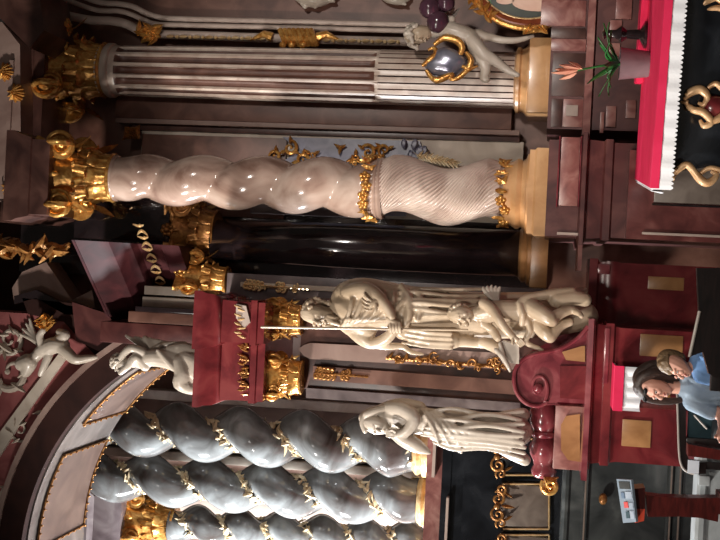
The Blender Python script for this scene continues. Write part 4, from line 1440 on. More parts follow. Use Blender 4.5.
# ================================================================== OVAL PAINTING AND SHIELD-BEARING CHERUB
YO2 = 13.5
k = K(YO2)
cen = (528, -26)
def el(a, rx, ry, d=0):
    return at(cen[0] + rx * cos(a), cen[1] + ry * sin(a), YO2) + Vector((0, d, 0))
t = thing('oval_painting', 'oval painting in a red and gilt carved frame, cut by the right edge', 'painting', at(590, -26, YO2))
def ring_sweep(bm, rx, ry, r, d, n=80):
    rings = []
    for i in range(n):
        a = 2 * pi * i / n
        c = el(a, rx, ry, d); o = (el(a, rx + 1, ry + 1, d) - c).normalized()
        rings.append([c + o * r * cos(q * pi / 4) + Vector((0, r * sin(q * pi / 4), 0)) for q in range(8)])
    rings.append(rings[0])
    vr = [[bm.verts.new(p) for p in rg] for rg in rings[:-1]]
    vr.append(vr[0])
    for a_, b_ in zip(vr[:-1], vr[1:]):
        for i in range(8):
            j = (i + 1) % 8
            bm.faces.new((a_[i], a_[j], b_[j], b_[i]))
b = NB(); loft(b, [[el(2 * pi * i / 80, 52, 46, d) for i in range(80)] for d in (.02, .12)]); part('canvas', b, 'dark_green_paint', t)
b = NB(); ring_sweep(b, 54, 48.5, .045, 0); ring_sweep(b, 56, 51, .05, -.01); part('inner_frame', b, 'frame_red', t)
b = NB(); ring_sweep(b, 59.5, 55, .032, -.04); part('gilt_frame', b, 'gold', t)
b = NB(); ring_sweep(b, 51.5, 45.6, .016, -.02); part('inner_bead', b, 'pale_gold', t)
b = NB()
for i in range(-3, 4):
    a = 1.45 + i * .05
    blob(b, el(a, 60, 57, -.08), .05, .05, .05, sub=1)
    leaf(b, el(a, 60, 58, -.09), (i * .3, 0, -.6), .14, .06, .03)
for a0 in (2.25, 2.4, 2.55, 2.7):
    for s in range(3):
        leaf(b, el(a0, 57 + 3 * s, 53 + 3 * s, -.06), (cos(a0 * 5 + s), 0, sin(a0 * 5 + s)), .15, .06, .03)
part('gilt_leaves', b, 'gold', t)
# the painted scene: soft pale and rosy shapes on dark green
for nm, ct, rx, ry, mt, dd in (('painted_drapery', (538, 2), 26, 9, 'painted_flesh', .016), ('painted_form', (505, 0), 9, 4, 'painted_flesh', .016), ('painted_shape', (556, -6), 14, 6, 'lip', .012), ('painted_glow', (486, 6), 6, 9, 'leaf_green', .014)):
    b = NB(); loft(b, [[at(ct[0] + rx * cos(q * pi / 12), ct[1] + ry * sin(q * pi / 12), YO2) + Vector((0, d, 0)) for q in range(24)] for d in (dd, dd + .02)])
    part(nm, b, mt, t)

YG = 13.62; k = K(YG)
t = thing('cherub', 'white stucco cherub climbing above a blue-grey shield, in front of the fluted column', 'statue', at(520, 78, YG))
cb = [
    [(436, 30, 0, 7), (446, 30, -2, 9), (456, 33, -3, 9.5), (466, 36, -3, 9), (472, 38, -2, 8)],
    [(424, 32, 0, 6), (434, 31, 0, 7)],
    [(448, 28, -4, 5), (444, 22, -4, 4.5), (452, 20, -3, 4)],
    [(470, 38, -4, 7.5), (478, 48, -7, 7), (484, 55, -8, 6.5), (494, 61, -6, 5.5), (504, 68, -4, 4.4), (511, 73, -4, 3.6), (518, 76, -6, 2.5)],
    [(474, 46, -2, 7), (482, 60, -3, 6.5), (486, 68, -2, 5.5), (484, 78, -1, 4.5), (487, 80, -2, 3.4)],
    [(478, 35, 0, 6.5), (486, 37, -1, 5), (492, 37, 0, 4)],
    [(486, 36, 1, 4), (502, 40, 0, 3.6), (518, 40, 0, 3), (533, 36, 0, 1.8)],
]
part('figure', sculpt(cb, YG, .9, 2), 'stucco', t, 180)
hd = [[(412, 36, -2, 8), (419, 35, -3, 9.5), (425, 34, -3, 8)], [(420, 42, -11, 1.6), (423, 43, -12.5, 1.6)], [(417, 38, -11.5, 1.2), (417, 42, -11, 1.2)], [(426, 41, -9, 1.2), (426, 43.5, -8, 1)]]
part('head', sculpt(hd, YG, .6, 2), 'warm_stucco', t, 180)
hr = []
gr = random.Random(9)
for i in range(44):
    a = gr.uniform(0, 2 * pi); e = gr.uniform(-.2, 1.4)
    x = 415 - 9 * sin(e); y = 36 + 11 * cos(e) * cos(a); d = -3 + 11 * cos(e) * sin(a)
    if d < -9 and x > 414 and y > 30: continue
    hr.append([(x, y, d, 2.6), (x + gr.uniform(1, 3), y + gr.uniform(-3, 3), d, 1.8)])
part('hair', sculpt(hr, YG, .6, 1), 'stucco', t, 180)
b = NB()
for i in range(7):
    a0, e = at(440, 30, YG + .1), at(424 + i * 6, 12 - 2 * abs(i - 3) * .5, YG + .12 + i * .01)
    leaf(b, a0.lerp(e, .55), e - a0, .24, .07, .03)
part('wing', b, 'stucco', t, 60)

t = thing('shield', 'blue-grey heraldic shield in a gilt scrolled frame, below the white cherub on the fluted column', 'shield', at(466, 60, YG))
sp = smoothpath([(424, 66), (432, 58), (436, 50), (446, 47), (456, 50), (464, 56), (468, 64), (460, 72), (452, 78), (440, 76), (430, 74), (424, 66)], 4)[:-1]
b = NB()
ff = [at(x, y, YG - .05) for x, y in sp]
cc = at(446, 62, YG)
loft(b, [[cc + (p - cc) * .55 + Vector((0, -.14, 0)) for p in ff], [cc + (p - cc) * .85 + Vector((0, -.1, 0)) for p in ff], ff, [p + Vector((0, .12, 0)) for p in ff]])
part('field', b, 'silver_leaf', t, 60)
b = NB()
for pp in ([(422, 66, 2), (430, 60, 4), (436, 54, 3.4), (434, 48, 2.4), (428, 50, 1.5)], [(434, 45, 2.5), (444, 38, 4), (456, 40, 4.5), (462, 47, 4), (460, 54, 3), (455, 53, 1.6)], [(466, 52, 2), (471, 60, 3.6), (468, 68, 3.5), (462, 66, 2)], [(478, 66, 1), (468, 70, 2.8), (458, 78, 3), (450, 80, 1.5)], [(430, 76, 2.5), (436, 80, 4), (444, 78, 4), (452, 74, 3.5), (449, 80, 2.4)], [(426, 70, 2), (430, 76, 3)]):
    s2 = smoothpath(pp, 5)
    tube(b, [at(x, y, YG - .12) for x, y, r in s2], [r * k * .85 for x, y, r in s2], 8)
part('gilt_frame', b, 'gold', t, 60)
# purple glossy grape-like mass
for c, r, lab in (((430, 8), 11, 'upper glossy purple ball above the white cherub at the right edge'), ((438, 22), 11.5, 'lower glossy purple ball touching the wing of the white cherub'), ((446, 3), 9, 'glossy purple ball next to the gilt leaves of the oval frame')):
    b = NB()
    kk = K(13.55)
    lathe(b, [(r * kk * sin(max(.02, pi * i / 16)), at(c[0], c[1], 13.55).z - r * kk * cos(pi * i / 16)) for i in range(17)], at(c[0], c[1], 13.55).x, 13.55, 32)
    solo('glazed_ball', b, 'purple_glaze', lab, 'ornament', 'purple balls by the cherub', 180)

# ================================================================== ANGELS ON THE LEFT
YL = 12.75
t = thing('statue', 'white winged angel seated on the red entablature block, leaning forward', 'statue', at(199, 365, YL))
ab_ = [
    [(140, 362, 0, 7), (150, 358, -1, 9), (162, 358, 0, 10), (174, 361, 1, 10.5), (186, 366, 1, 12)],
    [(134, 363, -2, 5), (141, 361, -1, 6)],
    [(144, 352, -4, 5.5), (134, 348, -8, 4.6), (128, 352, -10, 4), (122, 360, -10, 3.4), (116, 366, -9, 2.6)],
    [(146, 366, -3, 5.5), (138, 357, -9, 4.2), (131, 366, -12, 3.6), (124, 372, -11, 2.8)],
    [(182, 362, -5, 9), (186, 374, -10, 9), (184, 382, -12, 8), (192, 388, -9, 6), (199, 389, -8, 5)],
    [(186, 358, -3, 8), (196, 362, -7, 8), (198, 372, -9, 7)],
    [(170, 350, 2, 6), (184, 350, 2, 8), (197, 354, 2, 8)],
    [(192, 380, -6, 7), (198, 374, -4, 8)],
]
for i in range(6):
    ab_.append([(160 + 3 * i, 350 + 2 * i, -7, 2), (170 + 3 * i, 360 + 2 * i, -10, 2.8), (182 + 2 * i, 372 + 2.5 * i, -13, 2.4)])
part('figure', sculpt(ab_, YL, .95, 2), 'stucco', t, 180)
hd = [[(118, 362, -4, 6.5), (123, 363, -5, 7.5), (128, 364, -5, 6.5)], [(122, 369, -11, 1.4), (125, 370, -12, 1.4)], [(119, 367, -11, 1), (119, 370, -10.5, 1)]]
part('head', sculpt(hd, YL, .55, 2), 'stucco', t, 180)
hr = []
for i in range(30):
    a = gr.uniform(0, 2 * pi); e = gr.uniform(-.2, 1.4)
    x = 120 - 7 * sin(e); y = 362 + 8 * cos(e) * cos(a); d = -5 + 8 * cos(e) * sin(a)
    if d < -9 and y > 363: continue
    hr.append([(x, y, d, 2.1), (x + gr.uniform(1, 3), y + gr.uniform(-2, 2), d, 1.5)])
part('hair', sculpt(hr, YL, .55, 1), 'stucco', t, 180)
wing = []
for i in range(6):
    wing.append([(150, 352, 3, 4), (138 - 2 * i + 5 * i, 340 - .5 * i + 2 * abs(i - 2), 4 + i * .6, 3), (124 + 9 * i, 336 + 1.5 * i, 6 + i * .5, 1.6)])
wing += [[(150, 352, 3, 4), (164, 345, 4, 3), (184 - 4 * i, 343 + 2.5 * i, 5, 1.8)] for i in range(3)]
part('wing', sculpt(wing, YL, .8, 1), 'stucco', t, 180)

YU = 13.78
t = thing('cherub', 'pale flying cherub with a gilt ornament, on the pink wall above the arch', 'statue', at(100, 352, YU))
ub = [
    [(40, 352, 0, 7), (48, 348, -2, 9), (56, 345, -3, 9), (64, 346, -3, 8)],
    [(34, 358, 0, 6), (41, 352, -1, 6)],
    [(62, 346, -4, 7), (70, 353, -6, 6.5), (78, 359, -6, 5.5), (90, 358, -4, 4), (98, 357, -3, 2.4)],
    [(60, 340, -2, 6.5), (66, 335, -3, 6), (60, 332, -2, 4)],
    [(44, 346, -4, 4.5), (42, 336, -6, 4), (46, 330, -7, 3.5)],
    [(50, 356, -4, 4.5), (46, 366, -5, 4), (42, 374, -4, 3)],
    [(22, 364, 0, 8), (30, 362, -2, 9), (26, 372, 0, 6)],
]
part('figure', sculpt(ub, YU, .95, 2), 'stucco', t, 180)
ubw = [[(42, 348, 2, 3), (32, 340 - 2 * i, 3 + i, 2.6), (18 + 3 * i, 334 - 5 * i, 4 + i, 1.6)] for i in range(4)]
part('wing', sculpt(ubw, YU, .8, 1), 'stucco', t, 180)
b = NB()
blob(b, at(46, 322, YU - .05), .07, .06, .1, sub=2)
for i in range(14):
    leaf(b, at(45 + 7 * cos(i * 2.4), 322 + 6 * sin(i * 2.4), YU - .08), (sin(i * 2.4), 0, cos(i)), .11, .05, .03)
solo('gilt_ornament', b, 'gold', 'small bright gilt ornament held up beside the flying cherub', 'ornament')
# ================================================================== SMALL SIDE TABLE BEHIND THE PEOPLE
Y = 11.0
a0 = at(613.5, 412, Y); a1 = at(610, 366, Y)
t = thing('side_table', 'narrow dark red side table carrying small white and red cloths, behind the two people', 'table', (at(640, 388, Y).x, Y + .18, 0))
tz = at(615, 390, Y).z
x0, x1 = at(640, 411, Y).x, at(640, 368, Y).x
b = NB(); bx(b, x0 + .01, x1 - .01, Y + .01, Y + .42, tz - .05, tz - .008, .006); part('top', b, 'maroon_wood', t)
for sx in (x0 + .05, x1 - .05):
    for sy in (Y + .06, Y + .36):
        b = NB(); bx(b, sx - .025, sx + .025, sy - .025, sy + .025, 0, tz - .05, .005); part('leg', b, 'maroon_wood', t)
t = thing('table_cloth', 'small white cloth hanging over the side table behind the two people', 'cloth', (at(640, 388, Y).x, Y + .18, tz))
b = NB(); bx(b, x0 - .005, x1 + .005, Y - .005, Y + .43, tz - .006, tz + .003); part('top', b, 'white_linen', t)
b = NB()
rings = []
zl = at(641, 390, Y).z
for i in range(25):
    s = i / 24; xx = x0 - .005 + (x1 - x0 + .01) * s
    wv = .012 * sin(i * 1.1)
    rings.append([(xx, Y - .006, tz), (xx, Y - .012 + wv, zl + .01 * sin(i * .5)), (xx, Y - .022 + wv, zl + .01 * sin(i * .5)), (xx, Y - .016, tz + .003)])
loft(b, rings); part('drop', b, 'white_linen', t, 60)
b = NB(); bx(b, x0 - .01, x1 + .01, Y - .03, Y + .44, tz + .003, tz + .012); bx(b, x0 - .01, x1 + .01, Y - .038, Y - .03, tz - .07, tz + .012)
solo('table_cover', b, 'red_cloth', 'small red cover lying on the little white-clothed side table', 'cloth')
me = sculpt([[(652, 400, 0, 3), (662, 404, -2, 4), (674, 402, 0, 3)], [(656, 396, 0, 2.5), (668, 395, -2, 3)], [(648, 393, 0, 2), (652, 404, 0, 2)]], 11.35, .7)
solo('gilt_carving', me, 'dull_gold', 'gilded carving on the red pedestal right behind the grey-blue shirted person', 'carving', smooth=180)

# ================================================================== PEOPLE
YH = 10.4
hr_ = random.Random(77)
def face(cx, cy, Y, fx, fy, s):
    pass
# woman: head tilted towards the boy, looking down to the left
t = thing('person', 'person in a grey-blue T-shirt with sunglasses pushed up on the head, looking down', 'person', (at(700, 392, YH).x, YH, 0))
k = K(YH)
wb = [
    # torso
    [(686, 389, 2, 9), (697, 389, 2, 15), (712, 390, 2, 16), (735, 392, 2, 15), (752, 393, 2, 15), (768, 394, 2, 16)],
    [(690, 376, 2, 8), (692, 389, 1, 9), (693, 402, 0, 8)],
    # neck
    [(668, 387, 0, 6.2), (680, 388, 1, 6.5), (688, 389, 1, 8)],
    # left arm forward, right arm
    [(693, 402, 0, 8), (708, 410, -6, 7), (720, 414, -10, 6.2), (720, 424, -26, 5.6), (716, 428, -36, 4.6)],
    [(692, 376, 2, 8), (712, 370, 2, 7), (732, 368, -2, 6.2), (746, 378, -16, 5.2), (748, 386, -22, 4)],
    # legs
    [(766, 387, 2, 12), (800, 385, 0, 9.5), (830, 385, 2, 6.5), (846, 385, 3, 5)],
    [(766, 400, 2, 12), (800, 402, 0, 9.5), (830, 403, 2, 6.5), (846, 403, 3, 5)],
    [(846, 385, 3, 4.4), (850, 386, -8, 4), (850.5, 387, -18, 3)],
    [(846, 403, 3, 4.4), (850, 404, -8, 4), (850.5, 405, -18, 3)],
]
def floor_px(y, Y):
    lo, hi = 560.0, 1400.0
    for q in range(40):
        m = (lo + hi) / 2
        lo, hi = (m, hi) if at(m, y, Y).z > 0 else (lo, m)
    return lo
sh = floor_px(392, YH) - 854.0
def lower(ch):
    return [[(x + (sh if x > 825 else (sh * (x - 766) / 59 if x > 766 else 0)), y, d, r) for x, y, d, r in c] for c in ch]
part('body', sculpt(lower(wb), YH, .9, 2), 'skin', t, 180)
wh = [
    [(646, 386, -2, 9.0), (652, 387, -3, 10), (659, 388, -4, 8.6), (664, 389, -5, 6.5), (667, 390, -6, 4.5)],
    [(655, 394, -10.5, 1.4), (659, 397, -13, 1.7), (660.5, 396.5, -13, 1.7)],
    [(652.5, 389, -12, 1.3), (652.8, 393, -12.2, 1.3)], [(652.5, 396, -9.5, 1.2), (653.5, 398, -7, 1)],
    [(658, 390, -10.5, 3.2)], [(665, 393, -10, 1.6), (666, 395, -9, 1.4)], [(656, 377.5, -1, 2), (659, 378, -1, 1.5)],
]
part('head', sculpt(wh, YH, .5, 2), 'skin', t, 180)
for (x, y, d) in ((655, 391, -12.3), (655.5, 396.8, -9.8)):
    b = NB(); c = at(x, y, YH) + Vector((0, d * k, 0)); blob(b, c, 1.5 * k, .9 * k, .9 * k); e = part('eye', b, 'eye_white', t, 180)
    b = NB(); blob(b, c + Vector((-.3 * k, -.75 * k, -.1 * k)), .75 * k, .4 * k, .75 * k); part('iris', b, 'eye_dark', e, 180)
b = NB(); tube(b, [at(663, 391, YH) + Vector((0, -10.6 * k, 0)), at(663.8, 393.5, YH) + Vector((0, -11.3 * k, 0)), at(663.6, 396, YH) + Vector((0, -9.6 * k, 0))], [.3 * k, 1.0 * k, .3 * k], 8); part('mouth', b, 'lip', t, 180)
hair = [
    [(641, 384, -1, 7), (640, 378, 1, 7.5), (645, 372, 2, 8), (655, 368, 3, 8), (668, 370, 4, 7), (680, 374, 5, 5.5), (692, 376, 5, 3.5)],
    [(639, 387, -3, 6), (640, 380, -5, 5.5), (646, 375, -6, 5.5), (656, 373, -5, 5.5), (666, 375, -3, 4.5), (676, 378, -2, 3.2)],
    [(642, 388, 2, 9), (652, 384, 4, 10), (662, 384, 5, 9), (674, 385, 6, 8), (688, 386, 7, 6)],
    [(640, 391, -4, 4.5), (644, 396, -3, 4.2), (652, 399.5, -1, 4), (662, 401, 0, 4), (672, 401, 0, 3.6), (682, 400, 0, 2.4)],
    [(638, 384, -5, 4), (641, 390, -7, 3.4), (645, 396, -6, 2.6)],
]
for i in range(12):
    y = 366 + i * 1.3
    hair.append([(643 + hr_.uniform(-2, 2), y + 6, -4 + hr_.uniform(-3, 2), 2), (656, y + 1, -4 + hr_.uniform(-2, 2), 2.2), (672, y + 3, -1 + hr_.uniform(-2, 2), 1.8)])
part('hair', sculpt(hair, YH, .6, 1), 'hair_dark', t, 180)
b = NB()
for y in (390, 398):
    blob(b, at(644.5, y, YH) + Vector((0, (-11.5 + (y - 390) * .35) * k, 0)), 3.1 * k, 1.0 * k, 2.2 * k)
tube(b, [at(643, 384, YH) + Vector((0, -7 * k, 0)), at(644, 388, YH) + Vector((0, -11.5 * k, 0)), at(644.5, 398, YH) + Vector((0, -9 * k, 0)), at(645, 402, YH) + Vector((0, -3 * k, 0))], .5 * k, 6)
part('sunglasses', b, 'black_plastic', t, 180)
shirt = [
    [(686, 389, 2, 10), (697, 389, 2, 16.2), (712, 390, 2, 17.2), (735, 392, 2, 16.2), (752, 393, 2, 16.2), (762, 394, 2, 17)],
    [(689, 377, 2, 9.2), (691, 389, 1, 10), (692, 402, 0, 9.2)],
    [(692, 402, 0, 9.2), (702, 407, -3, 8.6), (710, 411, -7, 8.2)],
    [(691, 377, 2, 9.2), (704, 372, 2, 8.6), (714, 370, 2, 8.2)],
]
for i in range(5):
    shirt.append([(690 + 4 * i, 378 + 5 * i, -10, 2.2), (704 + 4 * i, 384 + 3 * i, -14.5, 2.4), (716 + 4 * i, 392, -15, 2)])
part('shirt', sculpt(shirt, YH, .8, 2), 'shirt_grey', t, 180)
tr = [[(758, 394, 2, 16.5), (768, 394, 2, 17)], [(766, 387, 2, 13), (800, 385, 0, 11), (830, 385, 2, 8), (842, 385, 3, 7)], [(766, 400, 2, 13), (800, 402, 0, 11), (830, 403, 2, 8), (842, 403, 3, 7)]]
part('trousers', sculpt(lower(tr), YH, .9, 2), 'trousers', t, 180)
for base_ in ((716, 428, -36), (748, 386, -22)):
    x, y, d = base_
    h = hand([], [(x, y, d, 4), (x - 1, y + 3, d - 5, 4.2), (x - 1, y + 4, d - 8, 3.8)], [[(x - 3 + 1.9 * i, y + 5, d - 9, 1.5), (x - 3 + 1.9 * i, y + 7 + .4 * i, d - 13, 1.4), (x - 2 + 1.8 * i, y + 7, d - 16 - (1 if i in (1, 2) else 0), 1.1)] for i in range(4)], [(x - 3, y + 1, d - 4, 1.7), (x - 6, y + 2, d - 7, 1.5), (x - 7, y + 3, d - 9.5, 1.2)])
    part('hand', sculpt(h, YH, .5, 1), 'skin', t, 180)

# boy: in front of her on the right, head bent to the left
YY = 10.15
k = K(YY)
t = thing('person', 'smaller person in a bright blue shirt, head bent towards the one in grey-blue', 'person', (at(700, 368, YY).x, YY, 0))
bb_ = [
    [(696, 366, 3, 8), (705, 364, 3, 12), (720, 363, 3, 13), (745, 363, 3, 12), (765, 364, 3, 12.5)],
    [(699, 354, 3, 6.5), (700, 365, 2, 7), (702, 376, 1, 6.5)],
    [(683, 369, 0, 5.2), (692, 367, 1, 5.5), (699, 366, 2, 7)],
    [(700, 354, 3, 6.5), (718, 348, 2, 5.5), (734, 347, -3, 4.8), (742, 355, -14, 4), (744, 362, -18, 3.2)],
    [(702, 376, 1, 6.5), (718, 380, 0, 5.5), (734, 381, -5, 4.8), (740, 374, -16, 4), (742, 370, -20, 3.2)],
    [(764, 358, 3, 9), (800, 357, 1, 7.4), (830, 357, 3, 5.2), (846, 357, 4, 4.2)],
    [(764, 371, 3, 9), (800, 372, 1, 7.4), (830, 373, 3, 5.2), (846, 373, 4, 4.2)],
    [(846, 357, 4, 3.8), (850, 358, -7, 3.6), (850.5, 359, -15, 2.6)],
    [(846, 373, 4, 3.8), (850, 374, -7, 3.6), (850.5, 375, -15, 2.6)],
]
sh = floor_px(366, YY) - 853.5
part('body', sculpt(lower(bb_), YY, .85, 2), 'skin', t, 180)
bh = [
    [(668, 362, 0, 8.6), (673, 364, -2, 9.6), (679, 367, -4, 8.4), (684, 370, -5, 6.2), (687, 372, -6, 4)],
    [(677, 374, -9.5, 1.3), (680.5, 377, -11, 1.6), (682, 376, -11, 1.5)],
    [(673.5, 369, -11, 1.2), (674, 373, -10.4, 1.2)], [(674.5, 376, -7.5, 1.1), (676, 377.5, -5.5, 1)],
    [(680, 371, -9.5, 3)], [(677, 358, -2, 2.2), (681, 359.5, -2.5, 1.6)], [(686, 375, -9, 1.5)],
]
part('head', sculpt(bh, YY, .5, 2), 'skin', t, 180)
for (x, y, d) in ((676.3, 371.2, -11.2), (677.5, 376, -8.2)):
    b = NB(); c = at(x, y, YY) + Vector((0, d * k, 0)); blob(b, c, 1.4 * k, .9 * k, .8 * k); e = part('eye', b, 'eye_white', t, 180)
    b = NB(); blob(b, c + Vector((-.3 * k, -.75 * k, -.15 * k)), .7 * k, .4 * k, .7 * k); part('iris', b, 'eye_dark', e, 180)
b = NB(); tube(b, [at(684, 372.5, YY) + Vector((0, -10 * k, 0)), at(684.8, 374.6, YY) + Vector((0, -10.6 * k, 0)), at(684.6, 376.4, YY) + Vector((0, -9 * k, 0))], [.3 * k, .9 * k, .3 * k], 8); part('mouth', b, 'lip', t, 180)
hair = [[(665, 360, 1, 8.2), (667, 357, 1, 7.8), (673, 356.5, 2, 7), (680, 358.5, 3, 6)], [(664, 364, -2, 7.2), (665, 367, -3, 5.6), (669, 371, -4, 3.8)], [(668, 360, 4, 8.6), (678, 363, 5, 7.8)], [(664, 362, -5, 4.5), (668, 366, -8.2, 3), (671, 369, -8.8, 2)]]
for i in range(16):
    a = i / 15
    hair.append([(661 + hr_.uniform(0, 2), 356 + 14 * a, -2 - 5 * sin(a * 3) + hr_.uniform(-1, 1), 1.9), (667, 355.5 + 15 * a, -6 - 3 * sin(a * 3), 1.8)])
part('hair', sculpt(hair, YY, .5, 1), 'hair_brown', t, 180)
shirt = [
    [(697, 366, 3, 9), (706, 364, 3, 13), (720, 363, 3, 14.2), (745, 363, 3, 13.2), (760, 364, 3, 14)],
    [(698, 354, 3, 7.8), (699, 365, 2, 8.2), (701, 376, 1, 7.8)],
    [(699, 354, 3, 7.6), (712, 349, 2, 7), (720, 347.5, 1, 6.6)], [(701, 376, 1, 7.6), (712, 379, 0, 7), (720, 380, -1, 6.6)],
]
for i in range(4):
    shirt.append([(700 + 5 * i, 356 + 5 * i, -9, 2), (714 + 4 * i, 362 + 2 * i, -12, 2.2), (724 + 4 * i, 368, -12, 1.8)])
part('shirt', sculpt(shirt, YY, .8, 2), 'shirt_blue', t, 180)
tr = [[(756, 364, 3, 13.4), (766, 364, 3, 14)], [(764, 358, 3, 10), (800, 357, 1, 8.8), (830, 357, 3, 6.6), (842, 357, 4, 6)], [(764, 371, 3, 10), (800, 372, 1, 8.8), (830, 373, 3, 6.6), (842, 373, 4, 6)]]
part('trousers', sculpt(lower(tr), YY, .9, 2), 'trousers', t, 180)
for x, y, d in ((744, 362, -18), (742, 370, -20)):
    h = hand([], [(x, y, d, 3), (x, y, d - 4, 3.2), (x, y, d - 6, 3)], [[(x - 2.4 + 1.5 * i, y, d - 7, 1.2), (x - 2.4 + 1.5 * i, y, d - 10, 1.1), (x - 2 + 1.4 * i, y, d - 12.5 - (.8 if i in (1, 2) else 0), .9)] for i in range(4)], [(x - 3, y, d - 3, 1.3), (x - 5, y, d - 5, 1.2), (x - 5.5, y, d - 7, 1)])
    part('hand', sculpt(h, YY, .45, 1), 'skin', t, 180)

# ================================================================== PEWS AND RAIL IN FRONT
def slabz(bm, pts, Y, depth, bev=0.0):
    prism(bm, pts, Y, depth)
Y = 9.2
t = thing('pew', 'black wooden pew end with a pale top edge, right of the two people', 'pew', (at(720, 310, Y).x, Y + .2, 0))
zf = lambda Y: floor_px(380, Y)
b = NB(); prism(b, [(697, 268), (699, 312), (689, 357), (703, 352), (709, 374), (716, 378), (zf(Y) - 6, 378), (zf(Y) + 4, 268)], Y, .08); part('end_panel', b, 'pew_wood', t)
b = NB(); tube(b, [at(699.5, 311, Y - .01), at(689.5, 357, Y - .01)], .012, 8); part('edge_strip', b, 'pew_edge', t)
b = NB(); pxbox(b, 713, 740, 268, 392, Y + .1, .05, .01); part('backrest', b, 'pew_wood', t)
b = NB(); pxbox(b, 742, 748, 268, 400, Y + .1, .4, .01); pxbox(b, 748, zf(Y) - 4, 384, 396, Y + .12, .3, .01); part('seat', b, 'pew_wood', t)
Y = 10.9
t = thing('rail', 'dark wooden rail with a pale rounded top edge, left of the grey-blue shirted person', 'rail', (at(720, 440, Y).x, Y + .1, 0))
b = NB()
sp = smoothpath([(677, 392), (678, 420), (679, 450), (681, 464), (686, 471), (694, 474)], 5)
tube(b, [at(x, y, Y) for x, y in sp], .010, 8); part('edge_strip', b, 'pew_edge', t)
b = NB()
prism(b, [(x + 1, y) for x, y in sp] + [(706, 474), (706, 462), (690, 462), (686, 452), (686, 392)], Y - .0, .12); part('top_rail', b, 'pew_wood', t)
b = NB(); pxbox(b, 686, 760, 440, 449, Y + .01, .1, .01); part('post', b, 'pew_wood', t)
b = NB(); pxbox(b, 686, zf(Y + .02), 466, 474, Y + .02, .1, .01); part('post', b, 'pew_wood', t)
b = NB(); pxbox(b, 686, zf(Y + .03), 392, 400, Y + .03, .1, .01); part('post', b, 'pew_wood', t)
b = NB(); prism(b, [(688, 444), (720, 450), (760, 456), (760, 464), (720, 460), (688, 456)], Y - .3, .12)
solo('beam', b, 'maroon_wood', 'dark red sloping bench beam beside the white notice', 'beam')
b = NB(); pxbox(b, 688, 699, 460.5, 473.5, Y - .03, .045); 
solo('notice', b, 'paper', 'small blank white notice on the dark rail', 'notice')
b = NB(); pxbox(b, 688, 712, 410, 440, Y + .06, .05, .01)
solo('cloth', b, 'teal_cloth', 'dark teal cloth behind the rail, left of the grey-blue shirted person', 'cloth')
b = NB(); tube(b, [at(694, 415, Y - .02), at(707, 429, Y - .02)], .01, 6)
solo('strap', b, 'pew_edge', 'thin pale strap slanting across the dark teal cloth', 'strap')
Y = 11.15
t = thing('balustrade', 'pale grey stone balustrade along the bottom left behind the rail', 'balustrade', (at(760, 480, Y).x, Y + .2, 0))
b = NB(); pxmould(b, [(696, 0), (699, 3), (704, 3), (707, 0), (780, 0)], 415, 600, Y, .3, 0.0); part('body', b, 'pale_stone', t)
b = NB(); pxbox(b, 699, 710, 476, 486, Y - .1, .3, .01); part('pier_cap', b, 'pale_stone', t)

# red information stand
Y = 9.9; k = K(Y)
t = thing('information_stand', 'maroon lectern-like stand with a tilted grey picture board and orange-red side', 'stand', (at(700, 508, Y).x, Y + .15, 0))
b = NB()
pr_ = [(646, 495), (648, 517), (680, 516.5), (700, 518), (718, 522), (720, 498), (690, 498), (660, 497)]
prism(b, pr_ , Y, .16); pxbox(b, 718, zf(Y), 499, 521, Y, .2, .01); part('post', b, 'maroon_wood', t)
b = NB(); pxbox(b, zf(Y) - 5, zf(Y), 492, 528, Y - .12, .45, .01); part('foot', b, 'maroon_wood', t)
b = NB(); prism(b, [(632, 489), (645, 488), (645, 509), (634, 509)], Y - .02, .22); part('support', b, 'maroon_wood', t)
b = NB(); prism(b, [(633, 509), (645, 509), (644, 521), (635, 523)], Y - .025, .2); part('side_cheek', b, 'orange_red', t)
# the tilted board: leans back, its left end nearer
bl = [at(617, 480, Y + .3), at(623, 523, Y + .22), at(640, 523, Y - .12), at(634, 480, Y - .04)]
bl = [at(616.5, 479, Y + .12), at(623, 523, Y + .12), at(636, 522, Y - .1), at(631, 480, Y - .1)]
nrm = (bl[1] - bl[0]).cross(bl[3] - bl[0]).normalized()
if nrm.y > 0: nrm = -nrm
b = NB(); loft(b, [bl, [p - nrm * .02 for p in bl]]); part('board', b, 'card_grey', t)
def bq(u, v):
    return bl[0].lerp(bl[1], u).lerp(bl[3].lerp(bl[2], u), v)
for u0, u1, v0, v1, mt in ((.28, .44, .5, .95, 'card_light'), (.52, .66, .3, .6, 'card_red'), (.54, .68, .66, .95, 'card_light'), (.74, .9, .35, .6, 'teal_cloth'), (.74, .92, .66, .95, 'card_light'), (.3, .44, .2, .42, 'card_blue'), (.05, .22, .15, .9, 'slate_marble')):
    b = NB(); q = [bq(u0, v0), bq(u1, v0), bq(u1, v1), bq(u0, v1)]
    loft(b, [[p + nrm * .004 for p in q], q]); part('picture', b, mt, t)

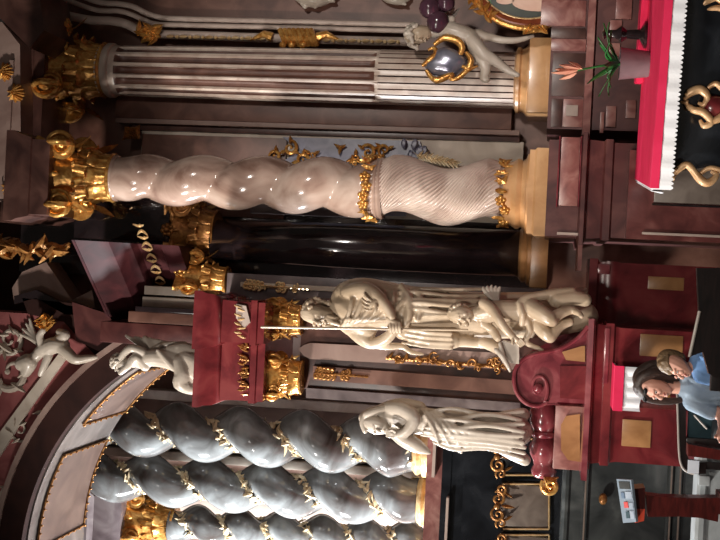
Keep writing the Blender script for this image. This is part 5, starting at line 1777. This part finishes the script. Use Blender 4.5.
# ================================================================== LIGHT AND CAMERA
def area(name, loc, tgt, sx, sy, power, col):
    l = bpy.data.lights.new(name, 'AREA')
    l.shape = 'RECTANGLE'; l.size = sx; l.size_y = sy; l.energy = power; l.color = col
    o = bpy.data.objects.new(name, l); C.objects.link(o)
    o.location = loc
    o.rotation_euler = (Vector(tgt) - Vector(loc)).to_track_quat('-Z', 'Y').to_euler()
    return o
def spot(name, loc, tgt, half, blend, power, size, col):
    l = bpy.data.lights.new(name, 'SPOT')
    l.energy = power; l.spot_size = radians(2 * half); l.spot_blend = blend; l.shadow_soft_size = size; l.color = col
    o = bpy.data.objects.new(name, l); C.objects.link(o)
    o.location = loc
    o.rotation_euler = (Vector(tgt) - Vector(loc)).to_track_quat('-Z', 'Y').to_euler()
    return o
spot('added_altar_spot', (-10.5, 7.5, 7.5), (1.9, 12.9, 4.2), 28, .55, 7000, .5, (1.0, .93, .85))  # added key spot, unseen; narrow beam stays off the grey columns
spot('added_altar_spot', (-6.5, 2.5, 7.5), (1.4, 13, 4), 19, .7, 2700, .4, (1.0, .91, .83))  # unseen spot added to light the altar from front left
spot('added_altar_spot', (-1.0, 1.5, 5.5), (.8, 11, 1.6), 19, .8, 1200, .4, (1.0, .9, .8))  # added spot out of view, brightens altar table, pedestal and people
spot('added_altar_spot', (4.5, 2.0, 6.2), (2.5, 14.2, 4.5), 17, .7, 2000, .4, (1.0, .92, .84))  # added right-front spot, lifts the relief panel and fluted column
area('chapel_window_light', (-8.5, 15.9, 5.6), (-2.5, 17.0, 4.6), 1.0, 2.2, 2200, (.93, .97, 1.0))
area('nave_window_light', (-6.0, -1.0, 9.0), (-1, 14, 4), 1.6, 3.0, 110, (1.0, .94, .88))
w = bpy.data.worlds.new('church_air'); SC.world = w; w.use_nodes = True
w.node_tree.nodes['Background'].inputs[0].default_value = (1.0, .86, .74, 1)
w.node_tree.nodes['Background'].inputs[1].default_value = .05

cam = bpy.data.cameras.new('camera')
co = bpy.data.objects.new('camera', cam); C.objects.link(co)
cam.sensor_width = 36; cam.sensor_fit = 'HORIZONTAL'; cam.lens = FPX / 720 * 36
cam.clip_end = 200
xa = RGT * sin(ROLL) - UPV * cos(ROLL)
ya = RGT * cos(ROLL) + UPV * sin(ROLL)
za = -FWD
co.matrix_world = Matrix(((xa.x, ya.x, za.x, 0), (xa.y, ya.y, za.y, 0), (xa.z, ya.z, za.z, CAMZ), (0, 0, 0, 1)))
SC.camera = co
SC.view_settings.view_transform = 'Standard'
SC.view_settings.look = 'None'
SC.view_settings.exposure = 0.0
SC.view_settings.gamma = 1.0
SC.view_settings.use_curve_mapping = False
